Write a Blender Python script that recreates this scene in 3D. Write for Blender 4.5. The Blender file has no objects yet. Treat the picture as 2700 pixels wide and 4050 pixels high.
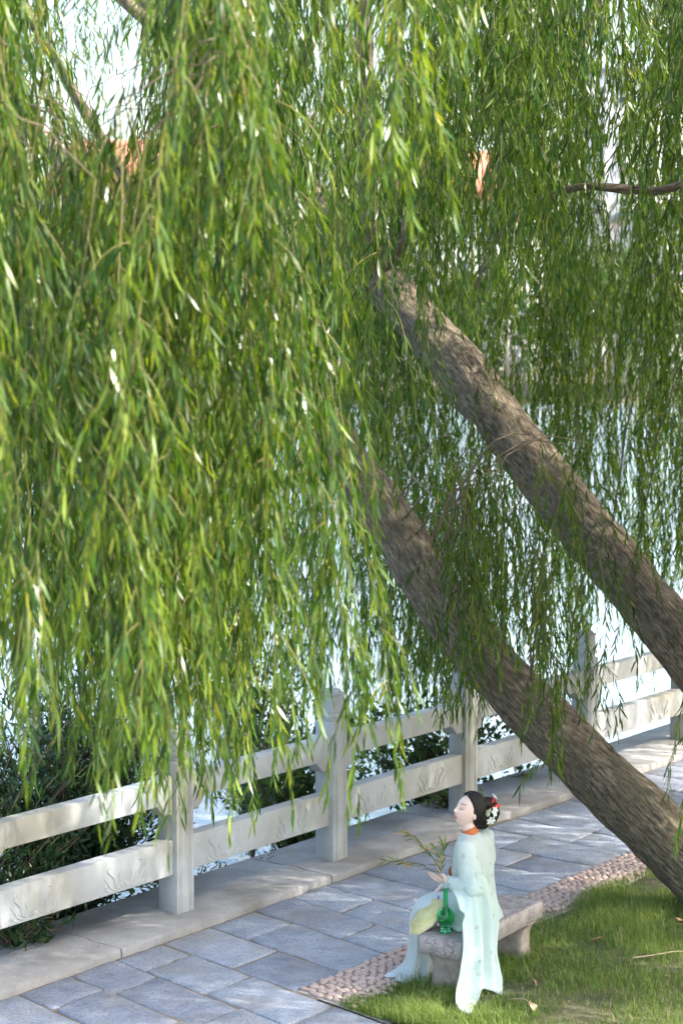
import bpy, bmesh, math, random
import numpy as np
from mathutils import Vector, Matrix, noise
from mathutils.bvhtree import BVHTree

R = math.radians
rng = np.random.default_rng(7)
random.seed(7)
scn = bpy.context.scene
COL = scn.collection

# ------------------------------------------------------------------ camera, sky, sun, exposure
cam_data = bpy.data.cameras.new('camera')
cam = bpy.data.objects.new('camera', cam_data); COL.objects.link(cam)
cam.location = (0, 0, 4.46)
cam.rotation_euler = (R(90 - 5.07), 0, 0)
cam_data.sensor_fit = 'VERTICAL'; cam_data.sensor_height = 36; cam_data.lens = 70
cam_data.clip_start = 0.1; cam_data.clip_end = 3000
cam_data.dof.use_dof = True; cam_data.dof.focus_distance = 13.9; cam_data.dof.aperture_fstop = 2.4
scn.camera = cam
SUN_TO = Vector((0.70, -0.12, 0.70)).normalized()
world = bpy.data.worlds.new('World'); scn.world = world; world.use_nodes = True
wn = world.node_tree; wn.nodes.clear()
sky = wn.nodes.new('ShaderNodeTexSky'); sky.sky_type = 'NISHITA'; sky.sun_disc = False
sky.sun_elevation = math.asin(SUN_TO.z); sky.sun_rotation = math.atan2(SUN_TO.x, SUN_TO.y)
sky.air_density = 1.2; sky.dust_density = 3.5; sky.ozone_density = 1.0
bg = wn.nodes.new('ShaderNodeBackground'); bg.inputs[1].default_value = 0.15
wo = wn.nodes.new('ShaderNodeOutputWorld')
wn.links.new(sky.outputs[0], bg.inputs[0]); wn.links.new(bg.outputs[0], wo.inputs[0])
sl = bpy.data.lights.new('sun', 'SUN'); sl.energy = 3.4; sl.angle = R(0.53); sl.color = (1.0, 0.95, 0.86)
sun = bpy.data.objects.new('sun', sl); COL.objects.link(sun)
sun.rotation_euler = SUN_TO.to_track_quat('Z', 'Y').to_euler()
scn.view_settings.view_transform = 'Standard'; scn.view_settings.look = 'None'
scn.view_settings.exposure = 2.15; scn.view_settings.gamma = 1
scn.view_settings.use_curve_mapping = False
scn.render.engine = 'CYCLES'
scn.cycles.use_denoising = True
scn.cycles.max_bounces = 10; scn.cycles.diffuse_bounces = 4; scn.cycles.glossy_bounces = 4
scn.cycles.transmission_bounces = 8; scn.cycles.transparent_max_bounces = 12
scn.cycles.sample_clamp_indirect = 6

# ------------------------------------------------------------------ helpers
def np_mesh(name, verts, faces, mats=(), mat_idx=None, smooth=False, attrs=None):
    """faces: list of (M,k) int arrays (each with constant k)"""
    if isinstance(faces, np.ndarray): faces = [faces]
    faces = [f for f in faces if len(f)]
    v = np.asarray(verts, dtype=np.float32)
    me = bpy.data.meshes.new(name)
    me.vertices.add(len(v)); me.vertices.foreach_set('co', v.ravel())
    loops = np.concatenate([f.ravel() for f in faces]).astype(np.int32)
    sizes = np.concatenate([np.full(len(f), f.shape[1]) for f in faces]).astype(np.int32)
    starts = np.concatenate([[0], np.cumsum(sizes)[:-1]]).astype(np.int32)
    me.loops.add(len(loops)); me.loops.foreach_set('vertex_index', loops)
    me.polygons.add(len(sizes)); me.polygons.foreach_set('loop_start', starts)
    if mat_idx is not None: me.polygons.foreach_set('material_index', np.asarray(mat_idx, dtype=np.int32))
    if smooth: me.polygons.foreach_set('use_smooth', np.ones(len(sizes), dtype=bool))
    for m in mats: me.materials.append(m)
    for k, a in (attrs or {}).items():
        a = np.asarray(a, dtype=np.float32)
        if a.ndim == 1:
            at = me.attributes.new(k, 'FLOAT', 'POINT'); at.data.foreach_set('value', a)
        else:
            at = me.attributes.new(k, 'FLOAT_VECTOR', 'POINT'); at.data.foreach_set('vector', a.ravel())
    me.update(calc_edges=True); me.validate()
    return me

def link(name, me, parent=None, loc=None, rot=None, scale=None):
    o = bpy.data.objects.new(name, me); COL.objects.link(o)
    if parent is not None: o.parent = parent
    if loc is not None: o.location = loc
    if rot is not None: o.rotation_euler = rot
    if scale is not None: o.scale = scale
    return o

def tag(o, label=None, cat=None, group=None, kind=None):
    if label: o['label'] = label
    if cat: o['category'] = cat
    if group: o['group'] = group
    if kind: o['kind'] = kind
    return o

def empty(name, loc=(0, 0, 0), rz=0.0):
    o = bpy.data.objects.new(name, None); COL.objects.link(o)
    o.empty_display_size = 0.1; o.location = loc; o.rotation_euler = (0, 0, rz)
    return o

class MB:
    """collects closed pieces in one mesh"""
    def __init__(s): s.v = []; s.q = []; s.t = []; s.n = 0; s.qm = []; s.tm = []; s.vec = []
    def add(s, v, q=None, t=None, m=0, vec=None):
        v = np.asarray(v, float)
        s.v.append(v)
        s.vec.append(np.asarray(vec, float) if vec is not None else v)
        if q is not None and len(q): s.q.append(np.asarray(q) + s.n); s.qm += [m] * len(q)
        if t is not None and len(t): s.t.append(np.asarray(t) + s.n); s.tm += [m] * len(t)
        s.n += len(v)
    def box(s, c, size, ax=None, m=0, taper=1.0):
        h = np.array(size) / 2.0
        k = np.array([[x, y, z] for z in (-1, 1) for y in (-1, 1) for x in (-1, 1)], float)
        k = k * h; k[4:, :2] *= taper
        if ax is not None: k = k @ np.array(ax)
        s.add(k + np.array(c), q=[[0, 2, 3, 1], [4, 5, 7, 6], [0, 1, 5, 4], [2, 6, 7, 3], [0, 4, 6, 2], [1, 3, 7, 5]], m=m)
    def tube(s, pts, rad, n=8, caps=True, m=0, flat=None, up=None):
        pts = np.asarray(pts, float); k = len(pts)
        rad = np.broadcast_to(np.asarray(rad, float), (k,)).copy()
        T = np.gradient(pts, axis=0); T /= np.linalg.norm(T, axis=1)[:, None] + 1e-9
        ref = np.array(up if up is not None else [0.13, 0.21, 0.97]); 
        if up is None and abs(T[0] @ ref) > 0.9: ref = np.array([0.97, 0.2, 0.1])
        a = np.cross(T[0], ref); a /= np.linalg.norm(a)
        A = []
        for i in range(k):
            a = a - T[i] * (a @ T[i]); a /= np.linalg.norm(a) + 1e-9; A.append(a.copy())
        A = np.array(A); B = np.cross(T, A)
        th = np.arange(n) * 2 * math.pi / n
        fl = 1.0 if flat is None else flat
        ring = (A[:, None, :] * np.cos(th)[None, :, None] + B[:, None, :] * np.sin(th)[None, :, None] * fl)
        V = (pts[:, None, :] + ring * rad[:, None, None]).reshape(-1, 3)
        i = np.arange(k - 1)[:, None] * n; j = np.arange(n)[None, :]; j2 = (j + 1) % n
        Q = np.stack([i + j, i + j2, i + n + j2, i + n + j], -1).reshape(-1, 4)
        L = np.concatenate([[0], np.cumsum(np.linalg.norm(np.diff(pts, axis=0), axis=1))])
        vec = np.stack([np.broadcast_to(np.cos(th), (k, n)) * rad[:, None], np.broadcast_to(np.sin(th), (k, n)) * rad[:, None],
                        np.broadcast_to(L[:, None], (k, n))], -1).reshape(-1, 3)
        if caps:
            V = np.vstack([V, pts[:1] - T[:1] * rad[0] * 0.5, pts[-1:] + T[-1:] * rad[-1] * 0.5])
            vec = np.vstack([vec, [[0, 0, 0]], [[0, 0, L[-1]]]])
            c0 = k * n; c1 = c0 + 1; jj = np.arange(n); j3 = (jj + 1) % n
            Tt = np.vstack([np.stack([np.full(n, c0), j3, jj], -1), np.stack([np.full(n, c1), (k - 1) * n + jj, (k - 1) * n + j3], -1)])
            s.add(V, Q, Tt, m, vec)
        else: s.add(V, Q, None, m, vec)
    def capsule(s, pts, rad, n=10, m=0):
        """tube with rounded ends"""
        pts = [np.array(p, float) for p in pts]; rad = list(np.broadcast_to(np.asarray(rad, float), (len(pts),)))
        d0 = pts[0] - pts[1]; d0 /= np.linalg.norm(d0); d1 = pts[-1] - pts[-2]; d1 /= np.linalg.norm(d1)
        P = [pts[0] + d0 * rad[0] * f for f in (0.95, 0.7)] + pts + [pts[-1] + d1 * rad[-1] * f for f in (0.7, 0.95)]
        Rr = [rad[0] * 0.31, rad[0] * 0.71] + rad + [rad[-1] * 0.71, rad[-1] * 0.31]
        s.tube(P, Rr, n, True, m)
    def ell(s, c, r, ax=None, nu=16, nv=12, m=0):
        u = np.arange(nu) * 2 * math.pi / nu; v = np.linspace(0, math.pi, nv + 1)[1:-1]
        P = np.stack([np.outer(np.sin(v), np.cos(u)), np.outer(np.sin(v), np.sin(u)), np.outer(np.cos(v), np.ones(nu))], -1).reshape(-1, 3)
        P = np.vstack([P, [[0, 0, 1]], [[0, 0, -1]]]) * np.array(r)
        if ax is not None: P = P @ np.array(ax)
        k = nv - 1; i = np.arange(k - 1)[:, None] * nu; j = np.arange(nu)[None, :]; j2 = (j + 1) % nu
        Q = np.stack([i + j, i + nu + j, i + nu + j2, i + j2], -1).reshape(-1, 4)
        a = k * nu; jj = np.arange(nu); j3 = (jj + 1) % nu
        T = np.vstack([np.stack([np.full(nu, a), jj, j3], -1), np.stack([np.full(nu, a + 1), (k - 1) * nu + j3, (k - 1) * nu + jj], -1)])
        s.add(P + np.array(c), Q, T, m)
    def lathe(s, prof, n=24, c=(0, 0, 0), m=0):
        prof = np.array(prof, float); k = len(prof); th = np.arange(n) * 2 * math.pi / n
        V = np.stack([np.outer(prof[:, 0], np.cos(th)), np.outer(prof[:, 0], np.sin(th)), np.outer(prof[:, 1], np.ones(n))], -1).reshape(-1, 3)
        i = np.arange(k - 1)[:, None] * n; j = np.arange(n)[None, :]; j2 = (j + 1) % n
        Q = np.stack([i + j, i + j2, i + n + j2, i + n + j], -1).reshape(-1, 4)
        s.add(V + np.array(c), Q, None, m)
    def grid(s, G, m=0, wrap=False):
        G = np.asarray(G, float); a, b = G.shape[:2]
        i = np.arange(a - 1)[:, None] * b; nb = b if wrap else b - 1
        j = np.arange(nb)[None, :]; j2 = (j + 1) % b
        Q = np.stack([i + j, i + j2, i + b + j2, i + b + j], -1).reshape(-1, 4)
        s.add(G.reshape(-1, 3), Q, None, m)
    def mesh(s, name, mats, smooth=False, vec=False, attrs=None):
        V = np.vstack(s.v); F = []; mi = []
        if s.q: F.append(np.vstack(s.q)); mi += s.qm
        if s.t: F.append(np.vstack(s.t)); mi += s.tm
        at = dict(attrs or {})
        if vec: at['bark'] = np.vstack(s.vec)
        return np_mesh(name, V, F, mats, mi, smooth, at)

def bevel(o, w, seg=2):
    b = o.modifiers.new('bevel', 'BEVEL'); b.width = w; b.segments = seg; b.limit_method = 'ANGLE'; b.angle_limit = R(40)
    return o

def remeshed(name, mb, mats, voxel, smooth_it=4):
    me = mb.mesh(name, mats)
    o = bpy.data.objects.new('tmp_' + name, me); COL.objects.link(o)
    m = o.modifiers.new('r', 'REMESH'); m.mode = 'VOXEL'; m.voxel_size = voxel; m.use_smooth_shade = True
    if smooth_it:
        sm = o.modifiers.new('s', 'SMOOTH'); sm.iterations = smooth_it; sm.factor = 0.5
    dg = bpy.context.evaluated_depsgraph_get()
    out = bpy.data.meshes.new_from_object(o.evaluated_get(dg))
    out.name = name
    out.materials.clear()
    for mm in mats: out.materials.append(mm)
    bpy.data.objects.remove(o); bpy.data.meshes.remove(me)
    out.polygons.foreach_set('use_smooth', np.ones(len(out.polygons), dtype=bool))
    return out

def fbm(p, o=4): return noise.fractal(Vector(p), 1.0, 2.0, o)

# ------------------------------------------------------------------ materials
class NT:
    def __init__(s, name):
        s.m = bpy.data.materials.new(name); s.m.use_nodes = True
        s.t = s.m.node_tree; s.t.nodes.clear()
        s.out = s.n('ShaderNodeOutputMaterial')
    def n(s, typ, **kw):
        x = s.t.nodes.new(typ)
        for k, v in kw.items():
            if k.startswith('i_'):
                key = k[2:]; key = int(key) if key.isdigit() else key.replace('_', ' ')
                x.inputs[key].default_value = v
            else: setattr(x, k, v)
        return x
    def l(s, a, b): s.t.links.new(a, b)
    def coord(s, kind='Object', attr=None):
        if attr: return s.n('ShaderNodeAttribute', attribute_name=attr).outputs['Vector']
        return s.n('ShaderNodeTexCoord').outputs[kind]
    def scaled(s, co, sc):
        mp = s.n('ShaderNodeMapping'); mp.inputs['Scale'].default_value = sc; s.l(co, mp.inputs[0]); return mp.outputs[0]
    def noise(s, co, sc, det=4, rough=0.55):
        x = s.n('ShaderNodeTexNoise', i_Scale=sc, i_Detail=det, i_Roughness=rough); s.l(co, x.inputs['Vector']); return x.outputs['Fac']
    def ramp(s, fac, stops):
        x = s.n('ShaderNodeValToRGB'); e = x.color_ramp.elements
        while len(e) < len(stops): e.new(0.5)
        for k, (p, c) in zip(e, stops): k.position = p; k.color = (*c, 1) if len(c) == 3 else c
        s.l(fac, x.inputs[0]); return x.outputs[0]
    def mix(s, f, a, b, mode='MIX'):
        x = s.n('ShaderNodeMix', data_type='RGBA', blend_type=mode)
        for sock, v in ((x.inputs[0], f), (x.inputs[6], a), (x.inputs[7], b)):
            if hasattr(v, 'links'): s.l(v, sock)
            else: sock.default_value = v if not isinstance(v, tuple) else ((*v, 1) if len(v) == 3 else v)
        return x.outputs[2]
    def math(s, op, a, b=0.5):
        x = s.n('ShaderNodeMath', operation=op)
        for sock, v in ((x.inputs[0], a), (x.inputs[1], b)):
            if hasattr(v, 'links'): s.l(v, sock)
            else: sock.default_value = v
        return x.outputs[0]
    def bump(s, h, st, dist=0.01):
        x = s.n('ShaderNodeBump', i_Strength=st, i_Distance=dist); s.l(h, x.inputs['Height']); return x.outputs[0]
    def bsdf(s, col, rough=0.7, normal=None, **kw):
        b = s.n('ShaderNodeBsdfPrincipled')
        for sock, v in ((b.inputs['Base Color'], col), (b.inputs['Roughness'], rough)):
            if hasattr(v, 'links'): s.l(v, sock)
            else: sock.default_value = (*v, 1) if isinstance(v, tuple) and len(v) == 3 else v
        if normal is not None: s.l(normal, b.inputs['Normal'])
        for k, v in kw.items(): b.inputs[k.replace('_', ' ')].default_value = v
        return b.outputs[0]
    def done(s, sh): s.l(sh, s.out.inputs[0]); return s.m

def simple(name, col, rough=0.6, var=0.15, sc=20, bump=0.0, **kw):
    t = NT(name); co = t.coord(); n = t.noise(co, sc)
    c = t.mix(n, tuple(x * (1 - var) for x in col), tuple(min(1, x * (1 + var)) for x in col))
    return t.done(t.bsdf(c, rough, t.bump(n, bump) if bump else None, **kw))

def stone(name, c0, c1, stain, sc=6.0, bump=0.4, rough=0.85, stain_amt=0.5, fine=90, world=False, rnd=0.0, pits=False):
    t = NT(name)
    co = t.coord()
    if world: co = t.n('ShaderNodeNewGeometry').outputs['Position']
    oi = t.n('ShaderNodeObjectInfo').outputs['Random']
    n1 = t.noise(co, sc, 5, 0.6); n2 = t.noise(co, fine, 3, 0.7); n3 = t.noise(co, sc * 0.35, 4, 0.6)
    c = t.ramp(n1, [(0.3, c0), (0.72, c1)])
    c = t.mix(t.math('MULTIPLY', t.math('GREATER_THAN', n2, 0.56 if pits else 0.6), 0.6 if pits else 0.4), c, tuple(x * 0.5 for x in c0))
    st = t.ramp(n3, [(0.47, (0, 0, 0)), (0.68, (1, 1, 1))])
    c = t.mix(t.math('MULTIPLY', st, stain_amt), c, stain)
    if rnd:
        c = t.mix(1.0, c, t.ramp(oi, [(0.0, (1 - rnd, 1 - rnd, 1 - rnd * 0.8)), (0.5, (1, 1, 1)), (1.0, (1 + rnd * .6, 1 + rnd * 0.55, 1 + rnd * 0.5))]), 'MULTIPLY')
    h = t.math('ADD', t.math('MULTIPLY', n2, 0.35), n1)
    if pits:
        h = t.math('ADD', h, t.math('MULTIPLY', t.noise(t.scaled(co, (1.0, 1.6, 1.0)), 28, 4, 0.65), 1.6))
    return t.done(t.bsdf(c, rough, t.bump(h, bump, 0.012)))

M = {}
M['slab'] = stone('slab_stone', (0.26, 0.295, 0.36), (0.46, 0.49, 0.55), (0.29, 0.25, 0.20), 6, 1.0, 0.5, 0.45, 48, True, 0.2, True)
M['ledge'] = stone('ledge_stone', (0.25, 0.24, 0.23), (0.41, 0.395, 0.38), (0.17, 0.15, 0.12), 3.0, 0.7, 0.85, 0.75, 60, True)
M['rail'] = stone('rail_stone', (0.38, 0.395, 0.395), (0.51, 0.52, 0.515), (0.255, 0.235, 0.175), 3.0, 0.3, 0.8, 0.75, 110, True)
M['dirt'] = stone('joint_dirt', (0.19, 0.15, 0.11), (0.30, 0.25, 0.19), (0.14, 0.12, 0.09), 9, 0.6, 0.95)
M['mortar'] = stone('cobble_mortar', (0.30, 0.25, 0.22), (0.46, 0.41, 0.37), (0.24, 0.20, 0.16), 9, 0.5, 0.95)
t = NT('cobble_stone'); co = t.coord(); oi = t.n('ShaderNodeObjectInfo').outputs['Random']
at = t.n('ShaderNodeAttribute', attribute_name='rnd').outputs['Fac']
c = t.ramp(t.math('FRACT', t.math('ADD', oi, at), 0), [(0.0, (0.38, 0.245, 0.19)), (0.35, (0.47, 0.33, 0.26)), (0.65, (0.33, 0.235, 0.20)), (0.85, (0.50, 0.38, 0.31)), (1.0, (0.30, 0.23, 0.21))])
c = t.mix(t.noise(co, 40), c, (0.56, 0.43, 0.37)); 
M['cobble'] = t.done(t.bsdf(c, 0.6, t.bump(t.noise(co, 120), 0.2)))
# bench marble: pale with brown broken veins
t = NT('veined_marble'); co = t.coord(); 
wv = t.noise(co, 7, 3); wob = t.n('ShaderNodeVectorMath', operation='ADD'); sc_ = t.n('ShaderNodeTexNoise', i_Scale=9.0, i_Detail=3.0)
t.l(co, sc_.inputs['Vector']); vm = t.n('ShaderNodeVectorMath', operation='SCALE'); vm.inputs['Scale'].default_value = 0.22; t.l(sc_.outputs['Color'], vm.inputs[0])
t.l(t.scaled(co, (1, 1, 2.2)), wob.inputs[0]); t.l(vm.outputs[0], wob.inputs[1])
vo = t.n('ShaderNodeTexVoronoi', feature='DISTANCE_TO_EDGE', i_Scale=21.0); t.l(wob.outputs[0], vo.inputs['Vector'])
vein = t.ramp(vo.outputs['Distance'], [(0.0, (1, 1, 1)), (0.10, (0, 0, 0))])
base = t.ramp(t.noise(co, 11, 5, 0.65), [(0.28, (0.20, 0.16, 0.15)), (0.45, (0.33, 0.29, 0.275)), (0.72, (0.46, 0.42, 0.405))])
vf = t.math('MULTIPLY', vein, t.ramp(t.noise(co, 8), [(0.36, (0.1, 0.1, 0.1)), (0.56, (0.9, 0.9, 0.9))]))
c = t.mix(vf, base, (0.13, 0.085, 0.07))
M['marble'] = t.done(t.bsdf(c, 0.5, t.bump(t.math('SUBTRACT', t.noise(co, 60), vf), 0.35, 0.004)))
M['marble_leg'] = stone('bench_leg_stone', (0.30, 0.245, 0.20), (0.45, 0.385, 0.33), (0.17, 0.13, 0.10), 16, 0.7, 0.8, 0.6, 60)
# bark
t = NT('willow_bark'); co = t.coord(attr='bark')
s1 = t.scaled(co, (1, 1, 0.22)); n1 = t.noise(s1, 48, 8, 0.72); n2 = t.noise(co, 3.2, 4); n3 = t.noise(s1, 95, 4, 0.7)
c = t.ramp(n1, [(0.36, (0.045, 0.033, 0.022)), (0.48, (0.17, 0.13, 0.085)), (0.60, (0.40, 0.31, 0.21))])
c = t.mix(t.math('MULTIPLY', t.ramp(n2, [(0.42, (0, 0, 0)), (0.62, (1, 1, 1))]), 0.55), c, (0.12, 0.105, 0.06))
M['bark'] = t.done(t.bsdf(c, 0.9, t.bump(t.math('ADD', n1, t.math('MULTIPLY', n3, 0.5)), 1.0, 0.05)))
M['twig'] = simple('twig_bark', (0.15, 0.135, 0.035), 0.7, 0.3, 8)
M['branch'] = simple('branch_bark', (0.13, 0.10, 0.06), 0.85, 0.3, 25, 0.4)

def leaf_mat(name, dark, mid, light, trans, gloss=0.35, yellow=None, tw=0.42, spec=0.5, under=1.5):
    t = NT(name)
    r = t.n('ShaderNodeAttribute', attribute_name='rnd').outputs['Fac']
    oi = t.n('ShaderNodeObjectInfo').outputs['Random']
    f = t.math('ADD', t.math('MULTIPLY', r, 0.75), t.math('MULTIPLY', oi, 0.25))
    st = [(0.08, dark), (0.5, mid), (0.86, light)]
    if yellow: st.append((0.995, yellow))
    c = t.ramp(f, st)
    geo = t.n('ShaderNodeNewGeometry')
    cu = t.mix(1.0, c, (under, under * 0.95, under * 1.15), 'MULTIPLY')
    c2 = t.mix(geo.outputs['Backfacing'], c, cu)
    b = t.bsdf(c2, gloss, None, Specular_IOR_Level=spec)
    tr = t.n('ShaderNodeBsdfTranslucent'); t.l(t.mix(1.0, c, trans, 'MULTIPLY'), tr.inputs[0])
    mx = t.n('ShaderNodeMixShader'); mx.inputs[0].default_value = tw
    t.l(b, mx.inputs[1]); t.l(tr.outputs[0], mx.inputs[2])
    return t.done(mx.outputs[0])
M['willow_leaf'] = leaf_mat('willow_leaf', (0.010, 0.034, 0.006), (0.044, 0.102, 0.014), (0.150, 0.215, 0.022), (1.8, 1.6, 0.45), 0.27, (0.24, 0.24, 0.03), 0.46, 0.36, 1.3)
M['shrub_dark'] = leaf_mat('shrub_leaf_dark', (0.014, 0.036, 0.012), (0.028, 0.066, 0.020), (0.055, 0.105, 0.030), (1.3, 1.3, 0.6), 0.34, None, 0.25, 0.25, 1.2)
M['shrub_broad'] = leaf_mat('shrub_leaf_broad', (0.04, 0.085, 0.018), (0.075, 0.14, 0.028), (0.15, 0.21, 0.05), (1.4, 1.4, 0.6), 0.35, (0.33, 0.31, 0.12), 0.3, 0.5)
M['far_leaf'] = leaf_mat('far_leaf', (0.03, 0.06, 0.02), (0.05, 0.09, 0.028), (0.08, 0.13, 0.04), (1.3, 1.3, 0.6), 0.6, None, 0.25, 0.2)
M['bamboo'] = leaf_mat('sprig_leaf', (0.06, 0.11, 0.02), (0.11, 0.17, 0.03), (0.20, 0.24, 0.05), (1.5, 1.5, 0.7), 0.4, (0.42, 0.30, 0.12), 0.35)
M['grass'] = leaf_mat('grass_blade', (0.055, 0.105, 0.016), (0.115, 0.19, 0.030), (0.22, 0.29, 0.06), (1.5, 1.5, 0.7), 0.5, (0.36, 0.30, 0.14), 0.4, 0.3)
M['dryleaf'] = simple('dry_leaf', (0.36, 0.21, 0.10), 0.7, 0.35, 40)
M['paleleaf'] = simple('pale_dry_leaf', (0.50, 0.38, 0.22), 0.7, 0.25, 40)
M['soil'] = stone('lawn_soil', (0.05, 0.05, 0.025), (0.11, 0.10, 0.05), (0.16, 0.13, 0.07), 6, 0.8, 0.95, 0.5, 60)
M['earth'] = simple('bank_earth', (0.09, 0.075, 0.05), 0.95, 0.3, 4, 0.5)

# ------------------------------------------------------------------ frame of the path: s along the lake edge, t across it
A0 = R(37.5)
E1 = np.array([math.sin(A0), math.cos(A0)]); E2 = np.array([math.cos(A0), -math.sin(A0)])
def ST(s, t, z=0.0):
    p = s * E1 + t * E2; return np.array([p[0], p[1], z])
AXR = [[E1[0], E1[1], 0], [-E2[0], -E2[1], 0], [0, 0, 1]]      # rows: local x along s, local y towards lake
RZ = math.atan2(E1[1], E1[0])
T_EDGE, T_COB, T_GRASS, T_BACK = -9.78, -8.32, -7.93, -10.66
LZ = 0.06

# ------------------------------------------------------------------ setting: ground, water, far bank
def quad_st(name, s0, s1, t0, t1, z, mat, nx=1, ny=1):
    G = np.array([[ST(a, b, z) for b in np.linspace(t0, t1, ny + 1)] for a in np.linspace(s0, s1, nx + 1)])
    mb = MB(); mb.grid(G); return mb.mesh(name, [mat])
g = link('ground', quad_st('ground', -80, 120, T_BACK + 0.05, 80, -0.035, M['soil'])); tag(g, kind='structure')
t = NT('lake_water'); co = t.n('ShaderNodeNewGeometry').outputs['Position']
n = t.math('ADD', t.noise(t.scaled(co, (0.55, 1.5, 1)), 1.6, 5, 0.6), t.math('MULTIPLY', t.noise(co, 7, 3), 0.25))
M['water'] = t.done(t.bsdf((0.30, 0.41, 0.47), 0.10, t.bump(n, 0.30, 0.2), Specular_IOR_Level=1.0))
mb = MB(); mb.grid(np.array([[ST(a, b, -0.75) for b in (-900, T_BACK + 0.02)] for a in (-900, 900)]))
tag(link('water', mb.mesh('water', [M['water']])), kind='structure')
# stone revetment below the ledge
mb = MB()
for k in range(5):
    mb.box(ST(-20 + k * 14 + 7, T_BACK + 0.16, -0.62), (13.96, 0.3, 1.20), AXR)
tag(link('embankment', mb.mesh('embankment', [M['ledge']])), kind='structure')
# far shore: low mound
mb = MB(); ny = 40
G = []
for j in range(12):
    row = []
    for i in range(60):
        x = -300 + i * 600 / 59; y = 150 + j * 16
        row.append((x, y + 3 * fbm((x * .05, 0, 3)), -0.9 + 1.3 * min(1, j / 1.0) + (j * 0.03) + 0.15 * fbm((x * .06, y * .06, 1))))
    G.append(row)
mb.grid(np.array(G)); tag(link('far_bank', mb.mesh('far_bank', [M['earth']], True)), kind='structure')

# ------------------------------------------------------------------ path: every slab a piece
path = empty('path', ST(12, -9, 0)); tag(path, kind='structure')
P0 = np.array(path.location)
bed = link('joint_bed', quad_st('bed', 2.0, 30, T_EDGE - 0.2, -8.1, -0.009, M['dirt']), path); bed.location = -Vector(P0)
bed2 = link('joint_bed', quad_st('bed2', 2.0, 10.75, -8.1, -2.0, -0.018, M['dirt']), path); bed2.location = -Vector(P0)
def skew(s): return -0.17 + 0.17 * min(1, max(0, (s - 12.3) / 1.8))
def cross(s, t): return s + skew(s) * (t - T_EDGE)
joints = [5.6, 6.15, 6.68, 7.2, 7.7, 8.15, 8.62, 9.12, 9.62, 10.07, 10.57, 11.09, 11.62, 12.08, 12.51, 13.0, 13.46, 13.9, 14.36, 14.9, 15.35, 15.8, 16.3, 16.8, 17.25, 17.8, 18.3, 18.8, 19.3, 19.9, 20.4, 21, 21.5, 22]
breaks = {9.12: [.42], 9.62: [.52], 10.07: [.36, 1.02], 10.57: [.80], 11.09: [.46], 11.62: [.98], 12.08: [.58], 12.51: [.95]}
def slab_mesh(quad, seed):
    """worn slab: slightly uneven top, chipped outline"""
    q = np.array(quad, float); cen = q.mean(0); r = random.Random(seed)
    n = 7; ring = []
    for i in range(4):
        a, b = q[i], q[(i + 1) % 4]
        for k in range(n):
            f = k / n; p = a * (1 - f) + b * f
            inn = (cen - p); inn /= np.linalg.norm(inn)
            chip = 0.004 + 0.007 * abs(noise.noise(Vector((p[0] * 9, p[1] * 9, seed)))) + (0.018 if r.random() < 0.06 else 0)
            if k == 0: chip += 0.008
            ring.append(p + inn * chip)
    ring = np.array(ring); m = len(ring)
    tilt = (r.uniform(-.004, .004), r.uniform(-.004, .004)); dz = r.uniform(-.004, .005)
    def z(p): return dz + tilt[0] * (p[0] - cen[0]) * 4 + tilt[1] * (p[1] - cen[1]) * 4
    V = [(*p, -0.05) for p in ring] + [(*p, z(p) - 0.006) for p in ring]
    inn = ring + (cen - ring) * (0.010 / np.linalg.norm(cen - ring, axis=1))[:, None]
    V += [(*p, z(p)) for p in inn]
    # inner relief ring + centre
    mid = ring + (cen - ring) * 0.5
    V += [(*p, z(p) + 0.004 * noise.noise(Vector((p[0] * 6, p[1] * 6, seed * .3)))) for p in mid] + [(*cen, z(cen))]
    Q = []; j = np.arange(m); j2 = (j + 1) % m
    for lv in range(3): Q.append(np.stack([lv * m + j, lv * m + j2, (lv + 1) * m + j2, (lv + 1) * m + j], -1))
    T = np.stack([3 * m + j, 3 * m + j2, np.full(m, 4 * m)], -1)
    V = np.array(V); V[:, :2] -= cen[:2]
    return np_mesh('paving_slab', V, [np.vstack(Q), T], [M['slab']]), cen
gap = 0.005; sid = 0
for a, b in zip(joints[:-1], joints[1:]):
    ext = a < 10.5
    tmax = -4.2 if ext else T_COB
    br = breaks.get(a)
    ts = [T_EDGE + 0.012]
    if br: ts += [T_EDGE + x for x in br]
    else: ts += [T_EDGE + random.uniform(.45, 1.05)]
    if ext:
        x = ts[-1] + random.uniform(.75, 1.0)
        while x < tmax: ts.append(x); x += random.uniform(.7, 1.1)
    else: ts.append(tmax)
    for t0, t1 in zip(ts[:-1], ts[1:]):
        qd = [(cross(a, t0) + gap, t0 + gap), (cross(a, t1) + gap, t1 - gap), (cross(b, t1) - gap, t1 - gap), (cross(b, t0) - gap, t0 + gap)]
        qd = [ST(*p)[:2] for p in qd]
        me, cen = slab_mesh(qd, sid); sid += 1
        link('paving_slab', me, path, Vector((cen[0], cen[1], 0)) - Vector(P0))

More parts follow.
